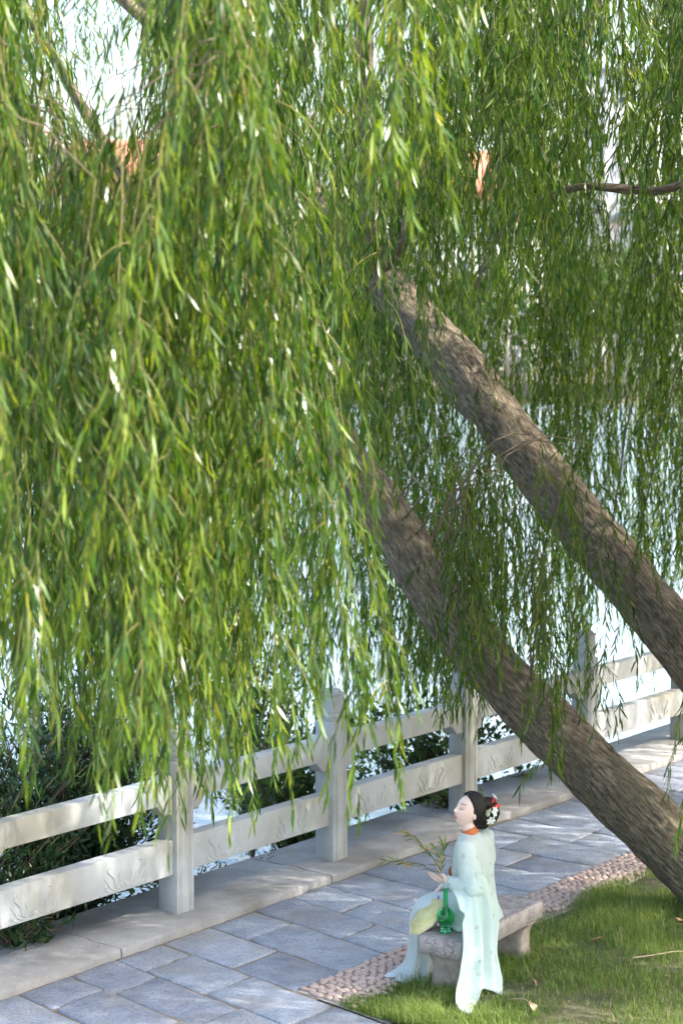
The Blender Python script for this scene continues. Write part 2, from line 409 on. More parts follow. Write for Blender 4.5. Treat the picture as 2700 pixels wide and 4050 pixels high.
# ------------------------------------------------------------------ ledge (kerb stones with broken front edge)
ledge = empty('ledge', ST(13, -10.2, 0)); tag(ledge, kind='structure'); L0 = Vector(ledge.location)
cuts = [2, 5.1, 7.6, 10.15, 12.62, 14.72, 17.4, 20.2, 23, 27]
for k, (a, b) in enumerate(zip(cuts[:-1], cuts[1:])):
    n = int((b - a) / 0.05); mb = MB(); prof = []
    for i in range(n + 1):
        s = a + 0.006 + (b - a - 0.012) * i / n
        e = 0.012 * fbm((s * 3, k, 0)) + 0.012 * abs(noise.noise(Vector((s * 11, 2, k))))
        if k == 5 and i < 24: e += 0.06 * math.exp(-((i - 7) / 7) ** 2)          # broken front near the third post
        wob = 0.004 * noise.noise(Vector((s * 9, 7, 1)))
        t1 = T_EDGE - e; zt = LZ + 0.004 * noise.noise(Vector((s * 1.5, k * 3, 0)))
        row = [ST(s, T_BACK, -0.03), ST(s, T_BACK, zt), ST(s, T_BACK + 0.38, zt + 0.002), ST(s, T_BACK + 0.42, zt + 0.012 + wob), ST(s, t1 - 0.34, zt + 0.012), ST(s, t1 - 0.30, zt),
               ST(s, t1 - 0.012, zt - 0.002), ST(s, t1 + 0.006 * noise.noise(Vector((s * 20, 1, 5))), zt - 0.014), ST(s, t1 + 0.012 * noise.noise(Vector((s * 14, 4, 5))), -0.03)]
        prof.append([x - np.array(L0) for x in row])
    G = np.array(prof); mb.grid(G)
    for end in (0, -1):
        row = G[end]; c = len(row); mb.add(row, t=[[0, i, i + 1] for i in range(1, c - 1)])
    link('ledge_stone', mb.mesh('ledge_stone', [M['ledge']]), ledge)

# ------------------------------------------------------------------ cobble strip
strip = empty('cobble_strip', ST(12, -8.1, 0)); tag(strip, kind='structure'); C0 = Vector(strip.location)
def near_end(t): return cross(10.57, t) + 0.02
G = np.array([[ST(near_end(t) + f * (22 - near_end(t)), t, -0.006) for t in np.linspace(T_COB + 0.006, T_GRASS + 0.5, 6)] for f in np.linspace(0, 1, 30)]) - np.array(C0)
mb = MB(); mb.grid(G); link('mortar_bed', mb.mesh('mortar_bed', [M['mortar']]), strip)
cob = []
for k in range(8):
    mb = MB(); mb.ell((0, 0, 0), (1, 1, 1), nu=9, nv=6)
    V = mb.v[0]
    for i in range(len(V)):
        V[i] *= 1 + 0.16 * noise.noise(Vector(V[i] * 1.1 + k * 7)); 
    V[:, 2] *= 0.62
    me = mb.mesh('cobble', [M['cobble']], True); me.attributes.new('rnd', 'FLOAT', 'POINT').data.foreach_set('value', np.full(len(V), 0.0, np.float32)); cob.append((me, V.copy(), [np.vstack(mb.q), np.vstack(mb.t)]))
spots = []; s = 10.2
row = 0
while s < 21:
    t = T_COB + 0.03 + (row % 2) * 0.02
    while t < T_GRASS + 0.16:
        ss = s + random.uniform(-.012, .012); tt = t + random.uniform(-.008, .008)
        if ss > near_end(tt) + 0.025 and (tt < T_GRASS + 0.02 + 0.06 * fbm((ss * 2, 0, 0)) or (ss < 11.6 and tt < T_GRASS + 0.13)): spots.append((ss, tt))
        t += random.uniform(.062, .078)
    s += 0.050; row += 1
spots.sort(key=lambda p: p[0])
restV = []; restQ = []; restT = []; restR = []; nv = 0
for i, (ss, tt) in enumerate(spots):
    k = random.randrange(8); p = ST(ss, tt, 0.002)
    rx = random.uniform(.031, .040); ry = rx * random.uniform(.60, .74); rz = random.uniform(.022, .030); ang = RZ + math.pi / 2 + random.gauss(0, .35)
    if i < 298:
        o = link('cobble', cob[k][0], strip, Vector(p) - C0, (0, 0, ang), (rx, ry, rz))
    else:
        ca, sa = math.cos(ang), math.sin(ang); V = cob[k][1] * np.array([rx, ry, rz])
        V = np.stack([V[:, 0] * ca - V[:, 1] * sa, V[:, 0] * sa + V[:, 1] * ca, V[:, 2]], -1) + (p - np.array(C0))
        restV.append(V); restQ.append(cob[k][2][0] + nv); restT.append(cob[k][2][1] + nv); restR.append(np.full(len(V), random.random())); nv += len(V)
if restV:
    me = np_mesh('cobbles', np.vstack(restV), [np.vstack(restQ), np.vstack(restT)], [M['cobble']], None, True, {'rnd': np.concatenate(restR)})
    tag(link('cobbles', me, strip), kind='stuff')

# ------------------------------------------------------------------ lawn
GS = np.array([ST(18, -5, 0)])
def lawn_z(s, t):
    d = min(1.0, max(0.0, (t - T_GRASS) / 0.8)); return -0.012 + 0.05 * d + 0.02 * fbm((s * 0.8, t * 0.8, 4)) * d
G = np.array([[ST(s, t, lawn_z(s, t)) for t in np.linspace(T_GRASS - 0.03, -3.0, 40)] for s in np.linspace(10.22, 24, 90)])
for i in range(G.shape[0]):
    for j in range(G.shape[1]):
        pass
mb = MB(); 
Gs = []
for f in np.linspace(0, 1, 80):
    Gs.append([ST(near_end(t) + 0.03 + f * (26 - near_end(t)), t, lawn_z(near_end(t) + f * 15, t) + 0.001) for t in np.linspace(T_GRASS + 0.02, -2.0, 46)])
mb.grid(np.array(Gs)); tag(link('lawn', mb.mesh('lawn', [M['soil']], True)), kind='structure')
N = 260000
s_ = 10.1 + 8.5 * rng.random(N) ** 1.45; t_ = T_GRASS - 0.04 + 4.6 * rng.random(N) ** 1.15
edge = near_end(t_) if False else None
keep = np.ones(N, bool)
ne = np.array([near_end(x) for x in t_]); keep &= s_ > ne + 0.015 - 0.04 * rng.random(N)
keep &= t_ > T_GRASS + 0.06 * np.array([fbm((a * 2, 0, 0)) for a in s_]) - 0.02 + np.where((s_ < 11.5) & (t_ < T_GRASS + .14), 0.10 * rng.random(N), 0)
dens = np.array([fbm((a * 1.3, b * 1.3, 9)) for a, b in zip(s_, t_)])
keep &= rng.random(N) < np.clip(0.78 + 0.9 * dens, 0.12, 1)
_wx = s_ * E1[0] + t_ * E2[0] - 0.79982; _wy = s_ * E1[1] + t_ * E2[1] - 13.04138          # blades pressed flat under the sleeve hem
_l = _wx * 0.5372 + _wy * 0.84346; _s = -_wx * 0.84346 + _wy * 0.5372
keep &= ~((_l > -.42) & (_l < .28) & (_s > -.27) & (_s < -.03) & (rng.random(N) > .2))
s_, t_, dens = s_[keep], t_[keep], dens[keep]; N = len(s_)
base = np.stack([s_ * E1[0] + t_ * E2[0], s_ * E1[1] + t_ * E2[1], np.array([lawn_z(a, b) for a, b in zip(s_, t_)])], -1)
Lg = (0.030 + 0.065 * rng.random(N) ** 2) * (1 + 0.6 * np.clip(dens, -.5, .6)); long_ = rng.random(N) < 0.035; Lg[long_] *= 1.7
az = rng.random(N) * 2 * math.pi; lean = 0.25 + 0.75 * rng.random(N)
d = np.stack([np.cos(az), np.sin(az), np.zeros(N)], -1); side = np.stack([-np.sin(az), np.cos(az), np.zeros(N)], -1)
w = (0.0011 + 0.0010 * rng.random(N))[:, None]
up = np.array([0, 0, 1.0])
p1 = base + (d * (lean * 0.30)[:, None] + up) * (Lg * 0.55)[:, None]
p2 = base + (d * (lean * 0.95)[:, None] + up * (1 - 0.3 * lean)[:, None]) * Lg[:, None]
V = np.stack([base - side * w, base + side * w, p1 + side * w * .8, p1 - side * w * .8, p2], 1).reshape(-1, 3)
i = np.arange(N) * 5
Q = np.stack([i, i + 1, i + 2, i + 3], -1); T = np.stack([i + 3, i + 2, i + 4], -1)
rr = np.clip(0.42 + 0.6 * dens + 0.22 * rng.standard_normal(N), 0, .84); rr[rng.random(N) < 0.06] = 1.25; 
me = np_mesh('grass', V, [Q, T], [M['grass']], None, False, {'rnd': np.repeat(rr, 5)})
tag(link('grass', me), 'short green lawn grass growing around the bench', 'grass', kind='stuff')

# ------------------------------------------------------------------ stone railing
rail = empty('stone_railing', ST(13, -10.13, LZ)); RL = Vector(rail.location)
tag(rail, 'carved pale stone railing with grooved posts along the lake edge', 'railing')
PS = [6.85, 8.93, 11.02, 12.96, 14.94, 17.12, 19.2, 21.3]
PW = 0.19; TF = -10.03
def local(mb_v): return np.asarray(mb_v) - np.array(RL)
def post_mesh():
    mb = MB(); h = PW / 2
    # plan outline with grooves on the two long faces (local x along rail, local y to the lake)
    out = []
    def face(a, b, nrm):
        a = np.array(a); b = np.array(b); nrm = np.array(nrm)
        for f, dpt in ((0, 0), (.13, 0), (.14, .006), (.165, .006), (.175, 0), (.235, 0), (.245, .006), (.27, .006), (.28, 0), (.72, 0), (.73, .006), (.755, .006), (.765, 0), (.825, 0), (.835, .006), (.86, .006), (.87, 0)):
            out.append(a + (b - a) * f - nrm * dpt)
    face((-h, -h), (h, -h), (0, -1)); out.append(np.array([h, -h])); out.append(np.array([h, h]))
    out2 = out + [np.array([-h, h])]
    pl = np.array(out2); n = len(pl)
    V = []; 
    for z in (0.0, 1.16): V += [(*p, z) for p in pl]
    for z, sc in ((1.18, 0.985), ): V += [(*(p * sc), z) for p in pl]
    Q = []; j = np.arange(n); j2 = (j + 1) % n
    for lv in range(2): Q.append(np.stack([lv * n + j, lv * n + j2, (lv + 1) * n + j2, (lv + 1) * n + j], -1))
    V.append((0, 0, 1.18)); T = np.stack([2 * n + j, 2 * n + j2, np.full(n, 3 * n)], -1)
    mb.add(V, np.vstack(Q), T)
    return mb.mesh('post', [M['rail']])
def head_mesh():
    mb = MB()
    mb.box((0, 0, 1.195), (0.150, 0.150, 0.034)); mb.box((0, 0, 1.232), (0.178, 0.178, 0.040)); 
    mb.box((0, 0, 1.325), (0.158, 0.158, 0.146), taper=0.96); mb.box((0, 0, 1.408), (0.166, 0.166, 0.022)); mb.box((0, 0, 1.434), (0.14, 0.14, 0.03), taper=0.7)
    return mb.mesh('post_head', [M['rail']])
pm, hm = post_mesh(), head_mesh()
for s in PS:
    c = Vector(ST(s + PW / 2, TF - PW / 2, LZ - 0.002)) - RL
    o = link('post', pm, rail, c, (0, 0, RZ)); bevel(o, 0.004, 1)
    # local +y must point to the lake: rotation RZ maps x->E1, y-> left of E1 (towards the lake)
    h = link('post_head', hm, o); bevel(h, 0.006, 2)
def scroll(c, r0, turns, a0, sgn, n=18):
    P = []
    for i in range(n):
        f = i / (n - 1); a = a0 + sgn * f * turns * 2 * math.pi; r = r0 * (1 - 0.72 * f); P.append((c[0] + r * math.cos(a), c[1] + r * math.sin(a)))
    return P
def motif():
    """raised acanthus scrolls and a small shell; 2-D strokes (x along, z up) with widths"""
    S = []
    for sg in (-1, 1):
        S.append(([(sg * .035, -.09), (sg * .08, -.085), (sg * .105, -.05), (sg * .10, -.01), (sg * .13, .02), (sg * .165, .045), (sg * .16, .08), (sg * .135, .085), (sg * .13, .065)], .012))
        S.append(([(sg * .05, -.10), (sg * .11, -.095), (sg * .15, -.06), (sg * .165, -.02), (sg * .195, .0), (sg * .20, .035)], .010))
        S.append(([(sg * .10, -.10), (sg * .15, -.10), (sg * .19, -.075), (sg * .185, -.045), (sg * .165, -.05)], .009))
        S.append(([(sg * .04, -.05), (sg * .06, -.015), (sg * .065, .02), (sg * .05, .03)], .009))
    for k in range(-3, 4):
        a = k * .36; S.append(([(0.012 * math.sin(a), -.10 + .012 * math.cos(a)), (.048 * math.sin(a), -.10 + .048 * math.cos(a))], .0075))
    S.append(([(.05 * math.sin(a), -.10 + .054 * math.cos(a)) for a in np.linspace(-1.25, 1.25, 10)], .006))
    return S
MOT = motif()
LB, LT = 0.305, 0.575        # lower rail
UB, UT = 0.86, 1.05
LTH = 0.125
for k, (a, b) in enumerate(zip(PS[:-1], PS[1:])):
    s0, s1 = a + PW, b; L = s1 - s0; tc = TF - PW / 2
    # lower rail
    mb = MB(); c = ST((s0 + s1) / 2, tc, LZ + (LB + LT) / 2)
    mb.box((0, 0, 0), (L + 0.02, LTH, LT - LB))
    o = link('lower_rail', mb.mesh('lower_rail', [M['rail']]), rail, Vector(c) - RL, (0, 0, RZ)); bevel(o, 0.006, 2)
    for cx in (-0.27 * L, 0.22 * L):
        mb = MB()
        for pts, wdt in MOT:
            P = np.array([(cx + x * 1.12, -LTH / 2 + 0.0028, z * 1.05 - 0.012) for x, z in pts])
            if len(P) > 2:      # resample smooth
                f = np.linspace(0, len(P) - 1, len(P) * 3); P = np.stack([np.interp(f, np.arange(len(P)), P[:, q]) for q in range(3)], -1)
                for _ in range(3): P[1:-1] = (P[:-2] + 2 * P[1:-1] + P[2:]) / 4
            wr = wdt * np.sin(np.linspace(0.35, math.pi - 0.3, len(P))) if len(P) > 2 else np.array([wdt * .5, wdt])
            mb.tube(P, wr, 6)
        link('carving', mb.mesh('carving', [M['rail']], True), o)
    # upper rail with haunches at both posts
    zb, zt, zh = LZ + UB, LZ + UT, LZ + UB - 0.085
    pr = [(-.01, zh), (.10, zh), (.18, zb), (L - .18, zb), (L - .10, zh), (L + .01, zh), (L + .01, zt + .025), (L - .05, zt + .022), (L - .11, zt), (.11, zt), (.05, zt + .022), (-.01, zt + .025)]
    V = []
    for y in (-.062, .062): V += [(x - L / 2, y, z - (zb + zt) / 2) for x, z in pr]
    n = len(pr); j = np.arange(n); j2 = (j + 1) % n
    Q = [np.stack([j, j2, n + j2, n + j], -1)]
    Q.append(np.array([[0, 11, 1, 1]]) [:0])
    T = []
    for off, fl in ((0, 1), (n, 0)):
        tri = [(0, 1, 10), (0, 10, 11), (1, 2, 9), (1, 9, 10), (2, 3, 8), (2, 8, 9), (3, 4, 7), (3, 7, 8), (4, 5, 6), (4, 6, 7)]
        T += [[off + x for x in (tr if not fl else tr[::-1])] for tr in tri]
    me = np_mesh('upper_rail', V, [Q[0], np.array(T)], [M['rail']])
    o = link('upper_rail', me, rail, Vector(ST((s0 + s1) / 2, tc, (zb + zt) / 2)) - RL, (0, 0, RZ)); bevel(o, 0.007, 2)

# ------------------------------------------------------------------ leaves
def leaves_np(P, D, Nn, L, Wd, sag=0.15, fold=0.0):
    """P base points, D unit directions, Nn rough normals -> verts (N*6), quads, tris"""
    N = len(P)
    S = np.cross(D, Nn); S /= np.linalg.norm(S, axis=1)[:, None] + 1e-9
    U = np.cross(S, D)
    L = L[:, None]; Wd = Wd[:, None]
    a = P + D * L * .32 - U * L * sag * .10; b = P + D * L * .68 - U * L * sag * .45; c = P + D * L - U * L * sag
    V = np.stack([P, a - S * Wd + U * fold * Wd, a + S * Wd + U * fold * Wd, b - S * Wd * .82, b + S * Wd * .82, c], 1).reshape(-1, 3)
    i = np.arange(N) * 6
    Q = np.stack([i + 1, i + 2, i + 4, i + 3], -1)
    T = np.vstack([np.stack([i, i + 2, i + 1], -1), np.stack([i + 3, i + 4, i + 5], -1)])
    return V, Q, T
def unit(v): return v / (np.linalg.norm(v, axis=-1, keepdims=True) + 1e-9)

def bough_mesh(L, seed, dens=1.0):
    """a hanging willow branch: stem, drooping side twigs and their narrow leaves; hangs from (0,0,0) to z=-L"""
    r = np.random.default_rng(seed)
    mb = MB(); LP = []; LD = []; 
    def droop(p0, d0, length, stiff, step=0.05):
        p = np.array(p0, float); d = unit(np.array(d0, float)); out = [p.copy()]
        wv = r.standard_normal(3) * .03; wv[2] = 0
        for _ in range(max(3, int(length / step))):
            d = unit(d + np.array([0, 0, -stiff]) + r.standard_normal(3) * .035 + wv * .3); p = p + d * step; out.append(p.copy())
        return np.array(out)
    a0 = r.random() * 6.28
    stem = droop((0, 0, 0), (math.cos(a0) * .22, math.sin(a0) * .22, -1), L * .9, 0.07)
    k = len(stem)
    mb.tube(stem, np.linspace(0.0042, 0.0018, k), 4)
    def leafy(tw, f0, sp):
        seg = np.linalg.norm(np.diff(tw, axis=0), axis=1); cl = np.concatenate([[0], np.cumsum(seg)]); tot = cl[-1]
        x = np.arange(tot * f0, tot, sp / dens) + r.uniform(-.006, .006, len(np.arange(tot * f0, tot, sp / dens)))
        if len(x) == 0: return
        P = np.stack([np.interp(x, cl, tw[:, q]) for q in range(3)], -1)
        D = np.stack([np.interp(x, cl, np.gradient(tw[:, q])) for q in range(3)], -1); D = unit(D)
        ph = np.arange(len(x)) * 2.4 + r.random() * 6; 
        e = np.stack([np.cos(ph), np.sin(ph), np.zeros(len(x))], -1) + r.standard_normal((len(x), 3)) * .3
        LP.append(P); LD.append(unit(D * .75 + e * r.uniform(.18, .46, (len(x), 1)) + np.array([0, 0, -.55])))
    leafy(stem, .3, .042)
    x = 0.1
    while x < L * .88:
        i = min(k - 2, int(x / (L * .9) * (k - 1)))
        az = r.random() * 6.28; ln = r.uniform(.45, 1.25) * min(1, .45 + L / 6)
        ln = min(ln, (L * 1.0 - x) + .15)
        tw = droop(stem[i], (math.cos(az) * r.uniform(.3, .85), math.sin(az) * r.uniform(.3, .85), r.uniform(-.7, 0)), ln, r.uniform(.16, .30))
        mb.tube(tw, np.linspace(.0028, .0011, len(tw)), 3)
        leafy(tw, .06, .030)
        x += r.uniform(.10, .21)
    P = np.vstack(LP); D = np.vstack(LD); n = len(P)
    Ln = r.uniform(.08, .148, n); Wd = Ln * r.uniform(.048, .064, n)
    V, Q, T = leaves_np(P, D, unit(r.standard_normal((n, 3)) + np.array([0, 0, .25])), Ln, Wd, .18)
    sv = np.vstack(mb.v); ns = len(sv)
    sq = np.vstack(mb.q); stt = np.vstack(mb.t)
    rv = np.clip(r.beta(2.2, 2.2, n), 0, .97); rv[r.random(n) < .004] = 1.33
    return np_mesh('hanging_branch', np.vstack([sv, V]), [sq, np.vstack([Q + ns]), stt, T + ns], [M['willow_leaf'], M['twig']],
                   np.concatenate([np.ones(len(sq)), np.zeros(len(Q)), np.ones(len(stt)), np.zeros(len(T))]), False,
                   {'rnd': np.concatenate([np.zeros(ns), np.repeat(rv, 6)])})
BL = [1.6, 2.3, 3.0, 3.8, 4.6, 5.4, 6.3]
def real_len(me):
    c = np.empty(len(me.vertices) * 3, np.float32); me.vertices.foreach_get('co', c); return -float(np.percentile(c[2::3], 0.3))
BOUGH = {L: [bough_mesh(L, 100 + 17 * i + int(L * 10)) for i in range(4)] for L in BL}

RLEN = {m.name: real_len(m) for q in BOUGH.values() for m in q}
def trunk_mesh(name, pts, rad, n=40, step=0.06, amp=0.026):
    P = np.array(pts, float); cl = np.concatenate([[0], np.cumsum(np.linalg.norm(np.diff(P, axis=0), axis=1))])
    m = max(8, int(cl[-1] / step)); x = np.linspace(0, cl[-1], m)
    Q = np.stack([np.interp(x, cl, P[:, k]) for k in range(3)], -1)
    for _ in range(int(0.35 / step)): Q[1:-1] = (Q[:-2] + 2 * Q[1:-1] + Q[2:]) / 4
    r = np.interp(x, cl, rad)
    mb = MB(); mb.tube(Q, r, n)
    V = mb.v[0]; vec = mb.vec[0]; cen = np.repeat(Q, n, axis=0)
    for i in range(len(cen)):
        b = vec[i]; u = Vector((b[0] * 19, b[1] * 19, b[2] * 2.8))
        dsp = amp * (noise.fractal(u, 1.0, 2.0, 3)) + 0.03 * r[i // n] / .25 * noise.noise(Vector((b[0] * 3, b[1] * 3, b[2] * 1.3)))
        nr = V[i] - cen[i]; V[i] += nr / (np.linalg.norm(nr) + 1e-9) * dsp
    return mb.mesh(name, [M['bark']], True, True), Q

def willow(name, loc, label, trunk, trad, limbs, boughs, big=True):
    root = empty(name, loc); tag(root, label, 'tree', 'willow trees by the lake'); Lo = np.array(loc)
    me, axis = trunk_mesh('trunk', trunk, trad); link('trunk', me, root, -Vector(loc))
    nodes = []
    for pts, r0, r1 in limbs:
        me, ax = trunk_mesh('limb', pts, np.linspace(r0, r1, len(pts)), 14, 0.08, 0.006)
        link('limb', me, root, -Vector(loc)); nodes.append(ax[int(len(ax) * .25):])
    nodes.append(axis[int(len(axis) * .22):]); nodes = np.vstack(nodes)
    mb = MB()
    stems = np.array([(b[0], b[1], z) for b in boughs if len(b) < 5 or not b[4] for z in np.arange(b[3] + .3, b[2], .25)])
    for bgh in boughs:
        x, y, zt, zb = bgh[:4]; low_top = len(bgh) > 4 and bgh[4]
        L = zt - zb; k = min(BL, key=lambda q: abs(q - L)); bmesh_ = random.choice(BOUGH[k]); sc = L / RLEN[bmesh_.name]
        o = link('hanging_branch', bmesh_, root, Vector((x, y, zt)) - Vector(loc), (random.gauss(0, .035), random.gauss(0, .035) - .03, random.random() * 6.28), (1, 1, min(1.35, max(.8, sc))))
        # bearing branchlet back to the nearest limb
        p = np.array([x, y, zt]); d = np.linalg.norm((nodes - p) * np.array([1, 1, .8]) + np.where(nodes[:, 2:3] < zt - .25, .5, 0), axis=1); q = nodes[np.argmin(d)]
        if low_top: q = stems[np.argmin(np.linalg.norm((stems - p - np.array([0, 0, .25])) * np.array([1, 1, 2.0]), axis=1))]
        f = np.linspace(0, 1, 9)[:, None]; C = q * (1 - f) + p * f; C[:, 2] += np.sin(f[:, 0] * math.pi) * min(.9, (.06 if low_top else .22) * np.linalg.norm(p - q))
        C += np.array([noise.noise_vector(Vector((x + i, y, 3.3))) for i in range(9)]) * .07 * np.sin(f * math.pi)
        mb.tube(C, np.linspace(.0045, .003, 9) if low_top else np.linspace(.011, .004, 9), 5)
    o = link('branchlets', mb.mesh('branchlets', [M['branch']], True), root, -Vector(loc)); o['kind'] = 'stuff'
    return root

# camera-independent description of the curtain: height of the hanging tips along the view width, per depth
F = 4573.0
def tip_v(u):
    return float(np.interp(u, [-200, 0, 120, 250, 350, 450, 560, 700, 780, 860, 960, 1080, 1180, 1280, 1400, 1500, 1600, 1800],
                              [1850, 1800, 1730, 1800, 1880, 1800, 1720, 1760, 1800, 1640, 1600, 1560, 1500, 1500, 1560, 1450, 1300, 1300]))
def zat(v, y): return 4.46 - (v - 770) / F * y
def tip_front(u):
    return float(np.interp(u, [-200, 650, 720, 790, 860, 950, 1060, 1200, 1400, 1600], [1850, 1800, 1200, 900, 780, 720, 780, 640, 560, 520]))
def overhead(n, x0, x1, y0, y1, z0, z1, seed):
    r = np.random.default_rng(seed); out = []
    while len(out) < n:
        x, y = r.uniform(x0, x1), r.uniform(y0, y1); zb = max(r.uniform(z0, z1), zat(-40, y) if abs(x) < 0.2 * y else 0)
        out.append((x, y, zb + r.uniform(1.6, 2.6), zb))
    return out
def curtain(n, y0, y1, u0, u1, spread, seed, tip_v=tip_v, extra=0.6, low=0, gaps=()):
    r = np.random.default_rng(seed); out = []
    while len(out) < n:
        y = r.uniform(y0, y1); u = r.uniform(u0, u1); x = (u - 784) / F * y
        v = tip_v(u) + low - abs(r.normal(0, spread)) + r.normal(0, 40)
        zb = zat(v, y); top = zat(-60, y) + r.uniform(.2, extra + .6)
        skip = False; flag = 0
        for (ga, gb, va, vb, pr) in gaps:
            mg = 0.20 * F / y
            if ga - mg < u < gb + mg and r.random() < pr:
                if v < vb and v > va: skip = True
                elif v >= vb:
                    if r.random() < .35: skip = True
                    top = zat(vb + r.uniform(-60, 200), y); flag = 1
        if skip: continue
        L = top - zb
        if L > 6.6: top = zb + 6.6; L = 6.6
        if L < 1.2: continue
        out.append((x, y, top, zb, flag))
    return out
GAPS = [(140, 350, -200, 240, 1.0), (990, 1110, 900, 1090, .85), (1300, 1460, 100, 420, .6)]
tr1 = [(3.42, 14.55, -0.42), (3.04, 14.85, .03), (2.65, 15.15, .42), (2.1, 15.57, .92), (1.69, 15.89, 1.29), (1.17, 16.29, 1.81), (.70, 16.65, 2.41), (.36, 16.92, 2.98), (-.17, 17.32, 3.67), (-1.03, 17.99, 4.58), (-1.83, 18.61, 5.3), (-2.9, 19.0, 6.4), (-4.0, 19.1, 7.6)]
r5 = np.random.default_rng(55); xb = []
for _ in range(45):
    x, y = r5.uniform(2.9, 6.4), r5.uniform(10.4, 12.5); xb.append((x, y, x + 4.6 + r5.uniform(-.5, .5), x + .3 + r5.uniform(-.3, .8)))  # out-of-view boughs added to keep sun off the near left paving
b1 = xb + curtain(74, 11.0, 15.5, -150, 1700, 430, 1, tip_front, gaps=GAPS)
b1 += curtain(26, 12.5, 16.2, 930, 1450, 110, 31, tip_front, gaps=GAPS)
r6 = np.random.default_rng(66)
for _ in range(62):
    x, y = r6.uniform(3.3, 6.8), r6.uniform(12.3, 16.5); b1.append((x, y, x + 4.3 + r6.uniform(-.4, .4), x + 1.2 + r6.uniform(-.5, .8)))  # more out-of-view boughs, added to shade the left railing
b1 += [(0.9, 16.0, 2.9, 1.2), (1.15, 16.9, 3.3, 1.3), (1.35, 17.2, 3.3, 1.5), (1.55, 17.6, 3.2, 1.0), (1.9, 17.0, 3.2, 1.7), (.75, 15.6, 3.1, 1.6), (1.05, 16.3, 3.2, 1.35), (1.3, 16.6, 3.5, 1.6), (1.5, 16.4, 3.3, 1.75), (1.75, 17.4, 3.6, 1.3), (2.0, 17.6, 3.5, 1.35), (.95, 17.2, 3.6, 1.0), (2.2, 17.8, 3.5, 1.5), (1.2, 15.9, 3.6, 2.0)]
r8 = np.random.default_rng(88)
for k in range(10):
    x = r8.uniform(.75, 2.0); zt = 3.35 - .55 * abs(x - .9) + r8.uniform(-.3, .4); b1.append((x, 16.9 - .75 * x - r8.uniform(.35, .9), zt, zt - r8.uniform(1.2, 1.9)))
willow('willow_tree', (3.45, 14.45, 0), 'lower leaning willow whose trunk crosses in front of the railing', tr1, [.33, .28, .255, .24, .235, .225, .22, .205, .185, .16, .13, .09, .05],
       [([(-.2, 17.3, 3.6), (-.8, 16, 6.2), (-1.2, 14, 8.0), (-1.0, 12.2, 8.6)], .11, .03), ([(-1.2, 18.0, 4.6), (-2.6, 16, 7.2), (-3.4, 13.5, 8.3), (-3.5, 11.5, 8.4)], .055, .02),
        ([(-1.2, 18.0, 4.6), (-.2, 16.3, 7.0), (1.2, 14, 8.3), (1.6, 12.4, 8.8)], .09, .03), ([(-.8, 16, 6.2), (.2, 14.2, 7.9), (.6, 12, 8.4)], .06, .02)], b1)
tr2 = [(4.95, 18.05, -.5), (4.56, 18.35, -.06), (4.02, 18.77, .6), (3.34, 19.29, 1.42), (2.9, 19.63, 1.98), (2.2, 20.18, 2.83), (1.76, 20.52, 3.43), (1.13, 21.0, 4.25), (.22, 21.71, 5.3), (-.4, 22.19, 6.04), (-1.1, 22.72, 6.95), (-1.82, 23.28, 7.75), (-2.8, 23.9, 9.0)]
b2 = curtain(64, 20.8, 25.5, -150, 1750, 430, 2, gaps=GAPS)
b2 += curtain(88, 21.0, 25.0, 820, 1720, 190, 32, gaps=GAPS, low=60)
b2 += curtain(40, 16.5, 19.5, 950, 1800, 300, 12, tip_front, gaps=GAPS)
r7 = np.random.default_rng(77)
b2 += curtain(22, 16.8, 19.0, 1150, 1750, 260, 35, tip_front, gaps=GAPS, low=120)
b2 += curtain(18, 21.5, 24.5, 760, 1200, 160, 36, gaps=GAPS, low=80)
b2 += curtain(8, 18.4, 20.0, 640, 860, 200, 37, gaps=GAPS, low=40)
for k in range(9):
    y = r7.uniform(20, 24); u = r7.choice([140, 170, 200, 250, 330, 360, 385]) + r7.uniform(-12, 12); b2.append(((u - 784) / F * y, y, zat(-80, y), zat(r7.uniform(60, 230), y)))
b2 += [(2.9, 18.6, 4.3, 2.0), (2.3, 19.2, 4.0, 1.6), (3.3, 18.2, 4.4, 2.2)]
willow('willow_tree', (4.95, 18.05, 0), 'upper leaning willow whose trunk rises behind the other trunk', tr2, [.38, .33, .30, .285, .28, .275, .27, .26, .23, .20, .17, .14, .09],
       [([(.3, 21.5, 5.0), (1.9, 20.2, 7.4), (3.2, 17, 8.8), (3.6, 15.2, 9.2)], .12, .03), ([(.3, 21.5, 5.0), (.2, 19.8, 8.0), (.6, 17.2, 9.4), (1.2, 15.4, 9.4)], .12, .03),
        ([(-1.0, 22.5, 6.8), (-2.6, 21, 9.0), (-3.2, 19, 9.6)], .10, .03), ([(2.2, 19, 7.0), (2.9, 20.5, 9.0), (4.0, 22.3, 9.8)], .08, .02), ([(-1.9, 23.2, 7.75), (-3.8, 22.5, 9.4), (-4.6, 20.5, 9.6)], .08, .03),
        ([(3.2, 17, 8.8), (3.35, 15.8, 7.2), (2.9, 15.1, 5.75), (2.4, 15.0, 5.52), (1.73, 15, 5.58), (1.3, 15, 5.38), (1.1, 15, 5.1), (1.0, 15, 4.8)], .05, .012)], b2)
b3 = curtain(52, 7.6, 11.2, -200, 620, 520, 3, gaps=GAPS)
b3 += curtain(17, 8.0, 11.0, -60, 460, 120, 33, gaps=GAPS, low=130)
b3 += curtain(7, 8.5, 11.0, 480, 620, 110, 34, gaps=GAPS, low=40)
b3 += curtain(7, 8.6, 11.0, 440, 560, 80, 38, gaps=GAPS, low=110)
b3 += curtain(8, 8.0, 10.5, 860, 1150, 500, 13, tip_front, gaps=GAPS, low=-300)
